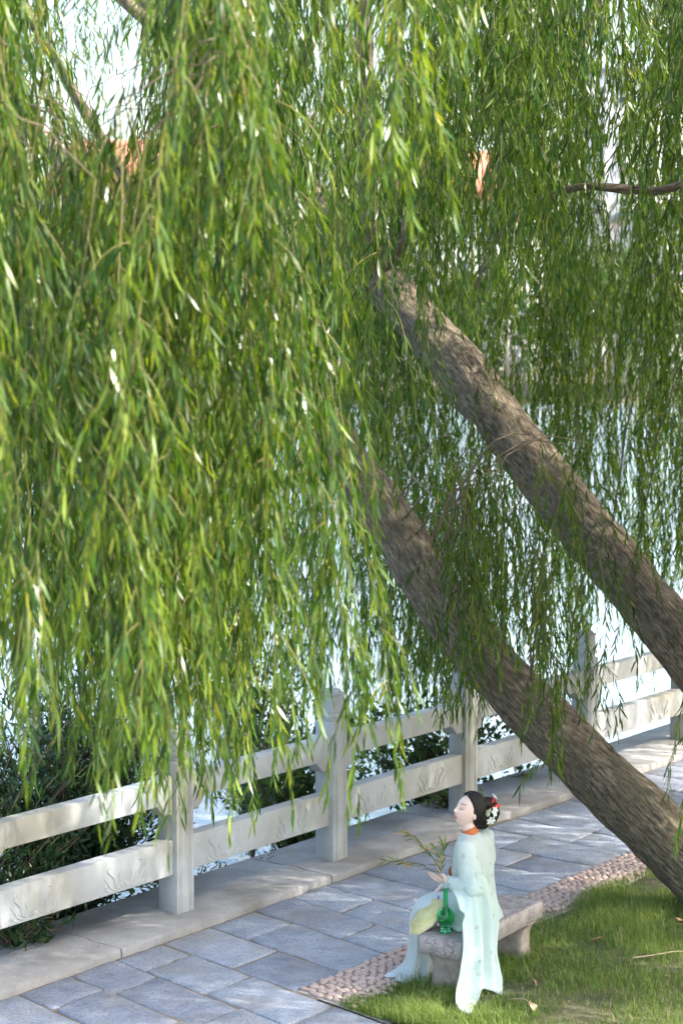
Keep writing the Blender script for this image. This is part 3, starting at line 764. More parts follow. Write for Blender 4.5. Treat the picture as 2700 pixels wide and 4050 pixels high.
willow('willow_tree', (-4.6, 8.6, 0), 'willow whose sunlit outer branches hang in front of the leaning trunks', [(-4.6, 8.6, -.15), (-4.4, 8.6, 1.5), (-4.0, 8.7, 4.0), (-3.4, 8.8, 6.4), (-2.8, 8.9, 8.2)], [.34, .27, .23, .18, .13],
       [([(-3.2, 8.8, 7.0), (-1.8, 8.4, 8.0), (-.4, 8.0, 8.2), (.8, 8.6, 8.0)], .10, .025), ([(-2.8, 8.9, 8.2), (-1.6, 9.8, 8.7), (0, 10.2, 8.8), (1.2, 10.0, 8.5)], .09, .025), ([(-3.6, 8.75, 5.8), (-2.6, 7.6, 7.2), (-1.2, 7.0, 7.6), (.3, 7.0, 7.5)], .08, .02)], b3)

r4 = np.random.default_rng(44); b4 = []  # willow added right of view, boughs laid along sun rays for shade
while len(b4) < 85:
    x, y = r4.uniform(4.6, 8.6), r4.uniform(16.8, 23.0)
    if x > .19 * y + .5: b4.append((x, y, min(10.5, x + 3.4), max(.8, x - 4.0 + r4.uniform(-.6, .6))))  # unseen boughs added to shade the far railing
while len(b4) < 295:
    x, y = r4.uniform(2.6, 8.6), r4.uniform(9.5, 19.0)
    if x < .19 * y + .35 or (y < 12.2 and r4.random() > .12): continue
    zt = min(10.2, x + 2.6 + r4.uniform(-1.2, .6)); zb = max(1.2, x - 3.2 + r4.uniform(-.5, 1.5)); b4.append((x, y, zt, max(zb, zt - 6.3)))
willow('willow_tree', (7.6, 13.2, 0), 'unseen willow added on the lawn, its crown shaped to shade bench and path', [(7.6, 13.2, -.15), (7.4, 13.3, 1.5), (7.0, 13.5, 4.0), (6.6, 13.8, 6.4), (6.2, 14, 8.6)], [.36, .29, .25, .2, .13],
       [([(6.8, 13.6, 5.2), (5.6, 12.0, 7.6), (4.6, 10.4, 9.2), (3.6, 9.2, 9.6)], .12, .03), ([(6.6, 13.8, 6.4), (5.4, 15.0, 8.6), (4.6, 16.6, 9.8), (4.6, 18.6, 9.9)], .12, .03),
        ([(6.9, 13.6, 4.6), (8.0, 15.0, 7.6), (8.2, 17.4, 9.6)], .1, .03), ([(6.9, 13.6, 4.6), (8.0, 12.0, 7.6), (7.8, 10.0, 9.4)], .1, .03), ([(6.2, 14, 8.6), (4.6, 13.6, 9.8), (3.2, 13.0, 9.9)], .09, .03)], b4)

# ------------------------------------------------------------------ shrubs on the bank
def shrub(name, loc, label, rad, height, nst, nl, mat, ll, lw, seed, cat='shrub', down=0.0, group=None):
    r = np.random.default_rng(seed); root = empty(name, loc); tag(root, label, cat, group)
    mb = MB(); P = []; D = []
    for _ in range(nst):
        a = r.random() * 6.28; q = r.random() ** .6
        end = np.array([math.cos(a) * rad[0] * q, math.sin(a) * rad[1] * q, height * r.uniform(.45, 1.0)])
        f = np.linspace(0, 1, 9)[:, None]
        C = f * end; C[:, 2] = end[2] * (f[:, 0] ** .75); C[:, :2] *= (f ** 1.4) / np.maximum(f, 1e-6)
        C += r.standard_normal((9, 3)) * .025 * f
        C[:, 2] -= down * (f[:, 0] ** 3) * height * .3
        mb.tube(C, np.linspace(.012, .003, 9), 4)
        m = nl // nst
        x = r.uniform(.22, 1, m) * 8; i = np.minimum(7, x.astype(int)); fr = (x - i)[:, None]
        B = C[i] * (1 - fr) + C[i + 1] * fr; tg = unit(C[i + 1] - C[i])
        B = B + r.standard_normal((m, 3)) * .07
        P.append(B); D.append(unit(tg * .6 + r.standard_normal((m, 3)) * .6 + np.array([0, 0, .1])))
    P = np.vstack(P); D = np.vstack(D); n = len(P)
    Ln = r.uniform(ll * .65, ll * 1.2, n)
    V, Q, T = leaves_np(P, D, unit(r.standard_normal((n, 3)) * .7 + np.array([0, 0, 1])), Ln, Ln * lw, .12)
    rv = np.clip(r.beta(2, 2.4, n), 0, 1); rv[r.random(n) < .03] = 1.3
    link('stems', mb.mesh('stems', [M['branch']], True), root)
    fo = link('foliage', np_mesh('foliage', V, [Q, T], [mat], None, False, {'rnd': np.repeat(rv, 6)}), root); fo['kind'] = 'stuff'
    return root
shrub('oleander_shrub', tuple(ST(11.1, -11.35, -.7)), 'dark narrow-leaved shrub crowding behind the railing', (1.25, .75), 2.5, 150, 14000, M['shrub_dark'], .10, .105, 1)
shrub('oleander_shrub', tuple(ST(9.9, -11.25, -.7)), 'dark shrub pushing leafy tips under the lower rail', (1.2, .8), 2.3, 120, 11000, M['shrub_dark'], .10, .105, 2)
shrub('oleander_shrub', tuple(ST(9.75, -10.5, -.05)), 'low leafy shoots sprawling over the stone ledge', (.55, .38), .5, 22, 420, M['shrub_dark'], .11, .12, 3, down=.5)
shrub('oleander_shrub', tuple(ST(12.1, -12.0, -.75)), 'pale green shrub rising above the upper rail', (.8, .8), 2.5, 50, 3200, M['shrub_dark'], .085, .12, 8)
shrub('broadleaf_shrub', tuple(ST(14.0, -11.3, -.7)), 'broad-leaved green shrub filling the railing opening behind the woman', (.85, .6), 1.75, 80, 3000, M['shrub_broad'], .085, .27, 4)
shrub('broadleaf_shrub', tuple(ST(14.6, -12.3, -.7)), 'tall loose shrub with bluish leaves by the water', (.9, .8), 2.6, 60, 2800, M['shrub_dark'], .075, .2, 5)
shrub('broadleaf_shrub', tuple(ST(12.4, -11.15, -.7)), 'low green plant tops peeping over the back of the ledge', (.8, .35), .92, 50, 900, M['shrub_broad'], .06, .26, 6)
shrub('broadleaf_shrub', tuple(ST(16.2, -11.2, -.7)), 'dark green bush behind the leaning trunk and railing', (1.0, .55), 1.7, 80, 3200, M['shrub_dark'], .085, .24, 7)
shrub('ivy_plant', tuple(ST(15.2, -10.35, .03)), 'trailing ivy creeping over the ledge beside a railing post', (.36, .24), .24, 26, 330, M['shrub_broad'], .06, .36, 9, 'plant', .6)

# ------------------------------------------------------------------ stone bench
BA = np.array([0.79982, 13.04138]); EL = np.array([0.5372, 0.84346]); ES = np.array([-0.84346, 0.5372])
BLN, BWD, BH = 1.213, 0.328, 0.40
def W(l, s, z): p = BA + l * EL + s * ES; return np.array([p[0], p[1], z])
AXB = [[EL[0], EL[1], 0], [ES[0], ES[1], 0], [0, 0, 1]]
bench = empty('stone_bench', tuple(W(BLN / 2, BWD / 2, 0))); tag(bench, 'veined pale marble bench on two thick stone legs at the lawn edge', 'bench')
RB = math.atan2(EL[1], EL[0]); bench.rotation_euler = (0, 0, RB)
G = []
nx, nyy = 26, 8
mb = MB(); mb.box((0, 0, BH - .0625), (BLN, BWD, .125)); 
me = mb.mesh('seat_slab', [M['marble']]); bm = bmesh.new(); bm.from_mesh(me)
bmesh.ops.bevel(bm, geom=bm.edges[:], offset=.005, segments=1, affect='EDGES')
bmesh.ops.subdivide_edges(bm, edges=[e for e in bm.edges if e.calc_length() > .2], cuts=14, use_grid_fill=True)
for v in bm.verts: v.co += Vector(noise.noise_vector(v.co * 22)) * .0018
bm.to_mesh(me); bm.free(); link('seat_slab', me, bench)
for sx in (-1, 1):
    pr = [(.235, .275), (.225, .262), (.185, .235), (.165, .20), (.155, .12), (.17, .05), (.185, -.05)]   # half-width profile across the bench
    V = []
    for hw, z in pr:
        w2 = hw * .70
        for (x, y) in ((-.068, -w2), (.068, -w2), (.068, w2), (-.068, w2)): V.append((x, y, z))
    k = len(pr); Q = [[4 * i + j, 4 * i + 4 + j, 4 * i + 4 + (j + 1) % 4, 4 * i + (j + 1) % 4] for i in range(k - 1) for j in range(4)] + [[0, 1, 2, 3]]
    me = np_mesh('leg', np.array(V), np.array(Q), [M['marble_leg']])
    bm = bmesh.new(); bm.from_mesh(me); bmesh.ops.recalc_face_normals(bm, faces=bm.faces[:]); bmesh.ops.subdivide_edges(bm, edges=bm.edges[:], cuts=4, use_grid_fill=True)
    for v in bm.verts: v.co += Vector(noise.noise_vector(v.co * 17 + Vector((sx, 0, 0)))) * .006
    bm.to_mesh(me); bm.free()
    link('leg', me, bench, (sx * (BLN / 2 - .17), 0.0, 0))
# ------------------------------------------------------------------ the seated woman
def fabric(name, col, flowers=True, trans=0.3, sheer=0.0, rough=0.6):
    t = NT(name); co = t.coord('Object')
    n = t.noise(co, 6, 3); weave = t.noise(t.scaled(co, (1, 1, 1)), 900, 2)
    c = t.mix(n, tuple(x * .94 for x in col), tuple(min(1, x * 1.04) for x in col))
    if flowers:
        vo = t.n('ShaderNodeTexVoronoi', feature='F1', i_Scale=11.0, i_Randomness=0.4); t.l(co, vo.inputs['Vector'])
        d = vo.outputs['Distance']
        ang = t.noise(co, 150, 2)
        lf = t.math('MULTIPLY', t.math('LESS_THAN', d, 0.19), t.math('GREATER_THAN', ang, 0.54))
        lf = t.math('MULTIPLY', lf, t.math('GREATER_THAN', d, 0.09))
        c = t.mix(t.math('MULTIPLY', lf, .75), c, (0.18, 0.34, 0.31))
        pk = t.math('MULTIPLY', t.math('LESS_THAN', d, 0.10), t.math('GREATER_THAN', ang, 0.40))
        c = t.mix(t.math('MULTIPLY', pk, .6), c, (0.75, 0.45, 0.46))
    b = t.bsdf(c, rough, t.bump(t.math('ADD', weave, t.noise(t.scaled(co, (1, 1, .25)), 30, 3)), 0.12, 0.01), Sheen_Weight=0.25, Specular_IOR_Level=0.25)
    tr = t.n('ShaderNodeBsdfTranslucent'); t.l(c, tr.inputs[0])
    mx = t.n('ShaderNodeMixShader'); mx.inputs[0].default_value = trans; t.l(b, mx.inputs[1]); t.l(tr.outputs[0], mx.inputs[2])
    if sheer:
        tp = t.n('ShaderNodeBsdfTransparent'); m2 = t.n('ShaderNodeMixShader'); m2.inputs[0].default_value = sheer; t.l(mx.outputs[0], m2.inputs[1]); t.l(tp.outputs[0], m2.inputs[2]); return t.done(m2.outputs[0])
    return t.done(mx.outputs[0])
M['robe'] = fabric('mint_silk', (0.66, 0.785, 0.745), sheer=0.14)
M['skirt'] = fabric('pale_skirt_silk', (0.70, 0.775, 0.785), False)
M['white_cloth'] = fabric('white_cotton', (0.80, 0.81, 0.84), False, .15)
M['orange'] = simple('rust_orange_silk', (0.50, 0.13, 0.025), 0.5, .12, 60)
M['skin'] = simple('skin', (0.75, 0.545, 0.465), 0.42, .03, 30, Subsurface_Weight=0.12, Subsurface_Radius=(0.02, 0.008, 0.004))
M['lip'] = simple('lips', (0.55, 0.13, 0.13), 0.35, .05)
M['lash'] = simple('lash', (0.03, 0.02, 0.018), 0.6, .05)
M['blush'] = simple('eyelid_blush', (0.66, 0.40, 0.34), 0.45, .03)
t = NT('black_hair'); co = t.coord(); n = t.noise(t.scaled(co, (60, 14, 60)), 5, 3)
M['hair'] = t.done(t.bsdf(t.mix(n, (0.004, 0.0035, 0.0035), (0.012, 0.010, 0.010)), 0.42, t.bump(n, 0.7, 0.004), Specular_IOR_Level=0.3))
M['petal'] = simple('white_petal', (0.82, 0.83, 0.80), 0.5, .05, 30)
M['petal_green'] = simple('flower_bud', (0.45, 0.55, 0.28), 0.5, .1, 30)
M['red'] = simple('red_ribbon', (0.62, 0.03, 0.03), 0.45, .1, 30)

PO = W(.45, .3, 0)
person = empty('person', tuple(PO)); tag(person, 'woman in pale mint robe seated on the bench, eyes closed, face raised', 'person')
def pl(name, me, parent=None):
    o = link(name, me, parent or person)
    if parent is None: o.location = -Vector(PO)
    return o
# head frame
HF = np.array([-.80, -.45, .36]); HF /= np.linalg.norm(HF)
HU = np.array([0.10, 0, 1.0]); HU -= HF * (HU @ HF); HU /= np.linalg.norm(HU)
HR = np.cross(HF, HU); HC = W(.43, .180, 1.192)
HM = np.stack([HR, HF, HU])                     # rows: local x,y,z -> world
def hw(p): return np.asarray(p) * 1.09 @ HM + HC
def head_pt(d):
    dx, dy, dz = d; x, y, z = dx * .072, dy * .093, dz * .112
    tt = max(0, -dz); fr = max(0, dy)
    x *= 1 - .40 * tt ** 1.7
    if dy > 0: y = y * (1 - .05 * max(0, dz)) + .014 * tt * fr - .012 * tt ** 4
    else: y *= 1 - .42 * tt
    if dy > 0:
        k = dy ** .5
        rid = math.exp(-(x / .0085) ** 2)
        prof = np.interp(z, [-.046, -.037, -.029, -.012, .012, .03], [0, .010, .0225, .013, .005, 0])
        y += k * rid * prof
        y += k * .007 * (math.exp(-((abs(x) - .012) / .006) ** 2 - ((z + .032) / .006) ** 2))
        for sx in (-1, 1):
            q = ((x - sx * .030) / .015) ** 2 + ((z - .006) / .011) ** 2; y -= k * .0075 * math.exp(-q)
            q = ((x - sx * .030) / .011) ** 2 + ((z - .004) / .007) ** 2; y += k * .0045 * math.exp(-q)
            y += k * .003 * math.exp(-((x - sx * .034) / .014) ** 2 - ((z + .03) / .018) ** 2)
        y += k * .0065 * math.exp(-(x / .018) ** 2 - ((z + .056) / .005) ** 2) + k * .0065 * math.exp(-(x / .016) ** 2 - ((z + .066) / .005) ** 2)
        y -= k * .003 * math.exp(-(x / .02) ** 2 - ((z + .0765) / .005) ** 2)
        y += k * .007 * math.exp(-(x / .016) ** 2 - ((z + .094) / .011) ** 2)
    return (x, y, z)
def sphere_dirs(nu, nv):
    u = np.arange(nu) * 2 * math.pi / nu; v = np.linspace(0, math.pi, nv + 1)[1:-1]
    P = np.stack([np.outer(np.sin(v), np.cos(u)), np.outer(np.sin(v), np.sin(u)), np.outer(np.cos(v), np.ones(nu))], -1).reshape(-1, 3)
    P = np.vstack([P, [[0, 0, 1]], [[0, 0, -1]]])
    k = nv - 1; i = np.arange(k - 1)[:, None] * nu; j = np.arange(nu)[None, :]; j2 = (j + 1) % nu
    Q = np.stack([i + j, i + nu + j, i + nu + j2, i + j2], -1).reshape(-1, 4)
    a = k * nu; jj = np.arange(nu); j3 = (jj + 1) % nu
    T = np.vstack([np.stack([np.full(nu, a), jj, j3], -1), np.stack([np.full(nu, a + 1), (k - 1) * nu + j3, (k - 1) * nu + jj], -1)])
    return P, Q, T
SD, SQ, STR = sphere_dirs(120, 90)
HP = np.array([head_pt(d) for d in SD])
bvh = BVHTree.FromPolygons([tuple(p) for p in HP], [tuple(int(k) for k in q) for q in SQ] + [tuple(int(k) for k in q) for q in STR])
def face_y(x, z):
    h = bvh.ray_cast(Vector((x, .3, z)), Vector((0, -1, 0)))[0]; return h.y if h else .09
body = MB(); body.add(hw(HP), SQ, STR)
for sx in (-1, 1):                                                       # ears
    body.ell(hw((sx * .071, -.008, -.012)), (.010, .018, .030), HM, 12, 10)
body.capsule([hw((0, -.012, -.05)), W(.41, .165, 1.06), W(.42, .16, 1.0)], [.046, .046, .055], 16)
body.ell(W(.435, .145, .90), (.155, .085, .13), AXB); body.ell(W(.44, .14, .68), (.125, .085, .15), AXB); body.ell(W(.45, .15, .51), (.16, .12, .10), AXB)
ls, le, lw = W(.29, .13, .975), W(.215, .03, .735), W(.207, .215, .752)
rs, re, rw = W(.585, .14, .985), W(.66, .19, .74), W(.52, .43, .605)
body.capsule([W(.40, .15, .985), ls, (ls + le) / 2, le], [.05, .05, .042, .036], 12); body.capsule([le, le * .5 + lw * .5, lw], [.036, .031, .021], 12)
body.capsule([W(.47, .15, .985), rs, (rs + re) / 2, re], [.05, .05, .042, .036], 12); body.capsule([re, re * .5 + rw * .5, rw], [.036, .031, .021], 12)
for kn, an in ((W(.51, .52, .44), W(.49, .56, .09)), (W(.39, .50, .44), W(.37, .54, .09))):
    hp = W(.5 if kn is None else .45 + (.06 if an[0] > W(.43, .55, 0)[0] else -.06), .16, .49)
    body.capsule([hp, (hp + kn) / 2, kn], [.085, .072, .055], 12); body.capsule([kn, kn * .6 + an * .4, an], [.055, .05, .035], 12)
    body.capsule([an, an + np.append(ES * .06, -.05), an + np.append(ES * .13, -.06)], [.035, .03, .022], 10)
def hand(wrist, fwd, palm, thumb, curl, spread=1.0):
    """fwd: wrist->knuckles, palm: palm normal, thumb: thumb side"""
    f, pn, th = [np.array(v, float) / np.linalg.norm(v) for v in (fwd, palm, thumb)]
    th = th - f * (th @ f); th /= np.linalg.norm(th); pn = np.cross(f, th) * (1 if np.cross(f, th) @ pn > 0 else -1)
    c = wrist + f * .045
    body.ell(c, (.038, .046, .0145), [th, f, pn], 16, 12); body.capsule([wrist - f * .01, wrist + f * .02], [.021, .024], 10)
    for k, (off, ln) in enumerate(((.028, .068), (.0095, .075), (-.0095, .070), (-.027, .055))):
        b = wrist + f * (.080 - abs(off - .005) * .25) + th * off
        cu = curl[k]; d = f + th * off * 3.2 * spread; d /= np.linalg.norm(d); P = [b - d * .012, b]
        a = 0
        for seg, r in ((.42, 1), (.32, 1), (.26, 1)):
            a += cu; dd = d * math.cos(a) + pn * math.sin(a); P.append(P[-1] + dd * ln * seg)
        body.capsule(P, [.0085, .0085, .0078, .0070, .0060], 8)
    b = wrist + f * .022 + th * .026; d1 = th * .75 + f * .6 + pn * .15; d1 /= np.linalg.norm(d1); d2 = f * .9 + th * .25 + pn * .35; d2 /= np.linalg.norm(d2)
    body.capsule([b - d1 * .012, b + d1 * .018, b + d1 * .03 + d2 * .018, b + d1 * .032 + d2 * .042], [.0125, .0105, .0088, .0068], 8)
ES3 = np.append(ES, 0); EL3 = np.append(EL, 0); UP = np.array([0, 0, 1.])
hand(lw, ES3 + UP * .02 - EL3 * .05, UP * .6 + EL3 * .75, UP * .8 - EL3 * .5, [.02, .07, .10, .14], 1.5)
hand(rw, ES3 * .75 - UP * .65 - EL3 * .25, -UP - ES3 * .4, -EL3 - UP * .1, [.32, .36, .40, .45])
pl('body', remeshed('body', body, [M['skin']], .0032, 3))
# face details laid on the skin
def strip(pts, wid, off, mat, name):
    P = [np.array([x, face_y(x, z) + off, z]) for x, z in pts]; P = np.array(P); n = len(P)
    wd = np.broadcast_to(np.asarray(wid), (n,)); G = []
    for i in range(n):
        r = []
        for k in (-1, 0, 1):
            z = pts[i][1] + k * wd[i]; r.append(hw((pts[i][0], face_y(pts[i][0], z) + off * (1 if k == 0 else .3), z)))
        G.append(r)
    mb = MB(); mb.grid(np.array(G)); return pl(name, mb.mesh(name, [mat], True))
for sx in (-1, 1):
    x = np.linspace(.013, .050, 12); strip([(sx * a, .0265 + .007 * math.sin((a - .013) / .037 * 2.3) - .003 * ((a - .013) / .037)) for a in x], .0026 * np.sin(np.linspace(.5, 2.9, 12)), .0028, M['lash'], 'eyebrow')
    x = np.linspace(.017, .046, 12); strip([(sx * a, .0005 - .005 * math.sin((a - .017) / .029 * math.pi) + .001) for a in x], .0017 * np.sin(np.linspace(.5, 2.8, 12)) + .0005, .0034, M['lash'], 'eyelashes')
    x = np.linspace(.016, .048, 12); strip([(sx * a, .009) for a in x], .0058 * np.sin(np.linspace(.2, 2.94, 12)), .0012, M['blush'], 'eyelid')
x = np.linspace(-.0205, .0205, 15)
strip([(a, -.0565 + .0022 * math.cos(a / .0205 * 4.5)) for a in x], .0042 * np.sin(np.linspace(.12, 3.02, 15)), .0022, M['lip'], 'upper_lip')
strip([(a, -.0655) for a in x * .86], .0052 * np.sin(np.linspace(.12, 3.02, 15)), .0022, M['lip'], 'lower_lip')
# hair: cap with a clean hairline, nape roll, top knot and hanging bun
hair = MB(); pts = []
for d, p in zip(SD, HP):
    phi = math.atan2(abs(d[0]), d[1]); hl = np.interp(d[2], [-1, -.55, -.35, -.1, .25, .5, .68, .80, 1], [2.4, 1.95, 1.62, 1.42, 1.28, 1.02, .66, 0.0, -.5])
    k = min(1, max(0, (phi - hl) / .30)); k = k * k * (3 - 2 * k); back = max(0, -d[1])
    r = .955 + k * (.155 + .10 * back + .05 * max(0, d[2])); pts.append(np.array([d[0] * .074, d[1] * .094, d[2] * .113]) * r if k > 0 else np.array(p) * .95)
hair.add(hw(np.array(pts)), SQ, STR)
hair.ell(hw((0, -.118, -.050)), (.066, .050, .047), HM, 20, 14); hair.ell(hw((-.02, -.085, -.028)), (.052, .058, .052), HM, 20, 14)
hair.ell(hw((-.005, -.095, .075)), (.048, .050, .045), HM); 
hair.capsule([hw((0, -.10, .095)), hw((0, -.140, .105)), hw((-.005, -.172, .082)), hw((-.01, -.190, .040)), hw((-.01, -.186, .000)), hw((-.006, -.160, -.022))], [.030, .024, .026, .034, .036, .024], 14)
pl('hair', remeshed('hair', hair, [M['hair']], .0035, 4))
for a, b, r0, r1 in (((0, -.128, .106), (0, -.140, .104), .030, .028), ((-.004, -.168, .090), (-.005, -.178, .074), .032, .034)):
    mb = MB(); mb.tube([hw(a), hw((np.array(a) + b) / 2), hw(b)], [r0, r0 * 1.06, r1], 16); pl('hair_ribbon', mb.mesh('hair_ribbon', [M['red']], True))
def flower(c, nrm, r, seed):
    q = np.random.default_rng(seed); nrm = np.array(nrm, float); nrm /= np.linalg.norm(nrm); a = np.cross(nrm, (0, .3, 1)); a /= np.linalg.norm(a); b = np.cross(nrm, a)
    mb = MB(); P = []; D = []; Nn = []
    for k in range(6):
        an = k * math.pi / 3 + q.uniform(-.2, .2); d = a * math.cos(an) + b * math.sin(an)
        G = []
        for f in np.linspace(0, 1, 6):
            w_ = r * .34 * math.sin(min(1, f * .95 + .08) * math.pi) ** .8; cen = np.array(c) + d * r * f + nrm * r * (.45 * math.sin(f * 1.9)); sd = np.cross(nrm, d)
            G.append([hw(cen - sd * w_ + nrm * .003), hw(cen - nrm * .002), hw(cen + sd * w_ + nrm * .003)])
        mb.grid(np.array(G))
    mb.tube([hw(np.array(c)), hw(np.array(c) + nrm * r * .8)], [.0016, .0022], 5)
    o = pl('hair_flower', mb.mesh('hair_flower', [M['petal']], True)); sm = o.modifiers.new('s', 'SOLIDIFY'); sm.thickness = .0012
flower((-.062, -.128, .048), (-.9, -.25, .25), .036, 1); flower((-.070, -.122, .000), (-.9, -.1, -.4), .036, 2); flower((-.020, -.128, .128), (-.3, -.3, .9), .026, 3)
for c_ in ((-.070, -.098, .045), (-.074, -.098, .022)):
    mb = MB(); mb.ell(hw(c_), (.008, .009, .015), HM, 10, 8); pl('flower_bud', mb.mesh('flower_bud', [M['petal_green']], True))
# orange collar, ribbon
th = np.linspace(0, 2 * math.pi, 33); G = []
nd = np.array([-.25, 0.02, 1.0]); nd /= np.linalg.norm(nd); a_ = ES3 - nd * (ES3 @ nd); a_ /= np.linalg.norm(a_); b_ = np.cross(nd, a_)
cc = W(.412, .170, 1.050)
for h_, r_ in ((-.022, .066), (-.010, .064), (.006, .058), (.022, .055), (.024, .052), (.0, .050)):
    G.append([cc + nd * (h_ - .008 * math.cos(x)) + (a_ * math.cos(x) * 1.03 + b_ * math.sin(x)) * r_ for x in th])
mb = MB(); mb.grid(np.array(G)); pl('collar', mb.mesh('collar', [M['orange']], True))
G = [[W(.352 + o_ * .028, .285 + .006 * math.sin(f * 9), .80 - f * .13 + .004 * o_) for o_ in (-.5, 0, .5)] for f in np.linspace(0, 1, 8)]
mb = MB(); mb.grid(np.array(G)); o = pl('front_ribbon', mb.mesh('front_ribbon', [M['orange']], True)); o.modifiers.new('s', 'SOLIDIFY').thickness = .004
# robe over torso and arms
def loft(mb, rings, n=40, cap=True):
    """rings: centre, axis a, axis b (world vectors), fold amplitude"""
    th = np.arange(n) * 2 * math.pi / n; k = len(rings)
    V = np.array([[np.array(c) + np.array(a) * math.cos(x) * (1 + f * math.sin(7 * x + 1.3 * i * .3) + f * .6 * math.sin(11 * x + .5)) + np.array(b) * math.sin(x) * (1 + f * math.sin(7 * x + .39 * i) + f * .6 * math.sin(11 * x + .5)) for x in th] for i, (c, a, b, f) in enumerate(rings)])
    i = np.arange(k - 1)[:, None] * n; j = np.arange(n)[None, :]; j2 = (j + 1) % n
    Q = np.stack([i + j, i + j2, i + n + j2, i + n + j], -1).reshape(-1, 4)
    V = V.reshape(-1, 3); T = None
    if cap:
        V = np.vstack([V, [rings[0][0]], [rings[-1][0]]]); jj = np.arange(n); j3 = (jj + 1) % n
        T = np.vstack([np.stack([np.full(n, k * n), j3, jj], -1), np.stack([np.full(n, k * n + 1), (k - 1) * n + jj, (k - 1) * n + j3], -1)])
    mb.add(V, Q, T)
rb = MB()
RG = [((.415, .172, 1.052), .062, .062, 0), ((.42, .165, 1.03), .085, .075, 0), ((.43, .155, 1.00), .150, .088, 0), ((.432, .148, .955), .185, .108, .01), ((.435, .150, .86), .175, .132, .02), ((.44, .150, .74), .160, .135, .025),
      ((.445, .152, .62), .175, .140, .03), ((.455, .155, .52), .215, .150, .03), ((.48, .158, .45), .275, .152, .035), ((.49, .158, .408), .295, .154, .035)]
loft(rb, [(W(*c), EL3 * a, ES3 * b, f) for c, a, b, f in RG])
dn = np.array([0, 0, -1.])
rb.capsule([W(.40, .15, .965), ls + dn * .005, (ls + le) / 2 + dn * .03, le + dn * .02], [.07, .075, .078, .070], 16)
rb.capsule([le + dn * .02, (le + lw) / 2 + dn * .018, lw - ES3 * .018 + dn * .012], [.070, .060, .042], 16)
rb.capsule([W(.47, .15, .965), rs, (rs + re) / 2 + dn * .03, re], [.07, .07, .08, .075], 16); rb.capsule([re, (re + rw) / 2 + dn * .03, rw - ES3 * .04], [.075, .065, .045], 16)
me = remeshed('robe', rb, [M['robe']], .007, 10)
co = np.empty(len(me.vertices) * 3, np.float32); me.vertices.foreach_get('co', co); co = co.reshape(-1, 3); no = np.empty_like(co).ravel(); me.vertices.foreach_get('normal', no); no = no.reshape(-1, 3)
for i in range(len(co)):
    p = co[i]; f = min(1, max(0, (1.02 - p[2]) * 6))
    co[i] += no[i] * (.011 * noise.noise(Vector((p[0] * 22, p[1] * 22, p[2] * 4))) + .003 * noise.noise(Vector((p[0] * 55, p[1] * 55, p[2] * 9)))) * f
me.vertices.foreach_set('co', co.ravel()); me.update()
robe = pl('robe', me)
# long hanging sleeve: from the raised forearm over the bench edge to the grass
def curve(pts, n):
    P = np.array(pts, float); c = np.concatenate([[0], np.cumsum(np.linalg.norm(np.diff(P, axis=0), axis=1))]); x = np.linspace(0, c[-1], n)
    Q = np.stack([np.interp(x, c, P[:, k]) for k in range(3)], -1)
    for _ in range(3): Q[1:-1] = (Q[:-2] + 2 * Q[1:-1] + Q[2:]) / 4
    return Q
nr, nc = 60, 48
Lc = curve([(.212, .215, .775), (.185, .195, .715), (.10, .10, .67), (.01, .02, .58), (-.045, -.028, .46), (-.070, -.042, .37), (-.165, -.065, .225), (-.275, -.085, .13), (-.295, -.115, .075), (-.285, -.135, .06)], nr)
Rc = curve([(.255, .045, .86), (.36, .01, .74), (.47, -.004, .60), (.485, -.018, .46), (.445, -.03, .32), (.405, -.045, .24), (.40, -.075, .13), (.33, -.13, .085), (.24, -.18, .065), (.13, -.24, .06)], nr)
Mc = curve([(.20, .03, .81), (.20, .01, .76), (.21, -.008, .66), (.20, -.028, .54), (.19, -.036, .44), (.17, -.05, .34), (.13, -.075, .2), (.10, -.10, .10), (.09, -.12, .055), (.085, -.125, .05)], nr)
hemU = np.linspace(0, 1, nc); hemL = np.interp(hemU, [0, .1, .22, .4, .55, .65, .8, 1], [-.275, -.325, -.335, -.19, -.01, .09, .115, .105]); hemS = np.interp(hemU, [0, .1, .22, .4, .55, .65, .8, 1], [-.13, -.20, -.258, -.21, -.145, -.12, -.18, -.255]); hemZ = np.interp(hemU, [0, .3, .5, .62, .8, 1], [.02, .014, .035, .05, .03, .016])
G = np.zeros((nr, nc, 3))
for i in range(nr):
    v = i / (nr - 1)
    for j in range(nc):
        u = j / (nc - 1)
        b0, b1_, b2_ = (1 - u) * (1 - 2 * u), 4 * u * (1 - u), u * (2 * u - 1)
        p = Lc[i] * b0 + Mc[i] * b1_ + Rc[i] * b2_
        amp = .030 * min(1, v * 2.2) * math.sin(math.pi * min(1, max(0, u))) ** .5
        ph = u * 2 * math.pi * (2.6 + .5 * v) + 1.1 * math.sin(v * 3 + 1) + .6
        out = amp * (math.sin(ph) + .45 * math.sin(2.3 * ph + 1 + v * 2)) + .006 * noise.noise(Vector((u * 9, v * 4, 2)))
        w_ = max(0, (v - .80) / .20) ** 1.6
        p = p + np.array([0, -1, 0]) * (out + .012)
        if v > .12 and p[2] > .2: p[1] = min(p[1], max(-.014, (p[2] - .43) * .6))
        if v > .25 and p[2] <= .6: p[1] = min(p[1], -.014)
        p[0] = p[0] * (1 - w_) + hemL[j] * w_; p[1] = p[1] * (1 - w_) + hemS[j] * w_; p[2] = max(.045, p[2] * (1 - w_) + (hemZ[j] + .04) * w_)
        G[i, j] = W(*p)
mb = MB(); mb.grid(G); o = pl('sleeve', mb.mesh('sleeve', [M['robe']], True)); o.modifiers.new('s', 'SOLIDIFY').thickness = .003; ss_ = o.modifiers.new('sub', 'SUBSURF'); ss_.levels = 1; ss_.render_levels = 1
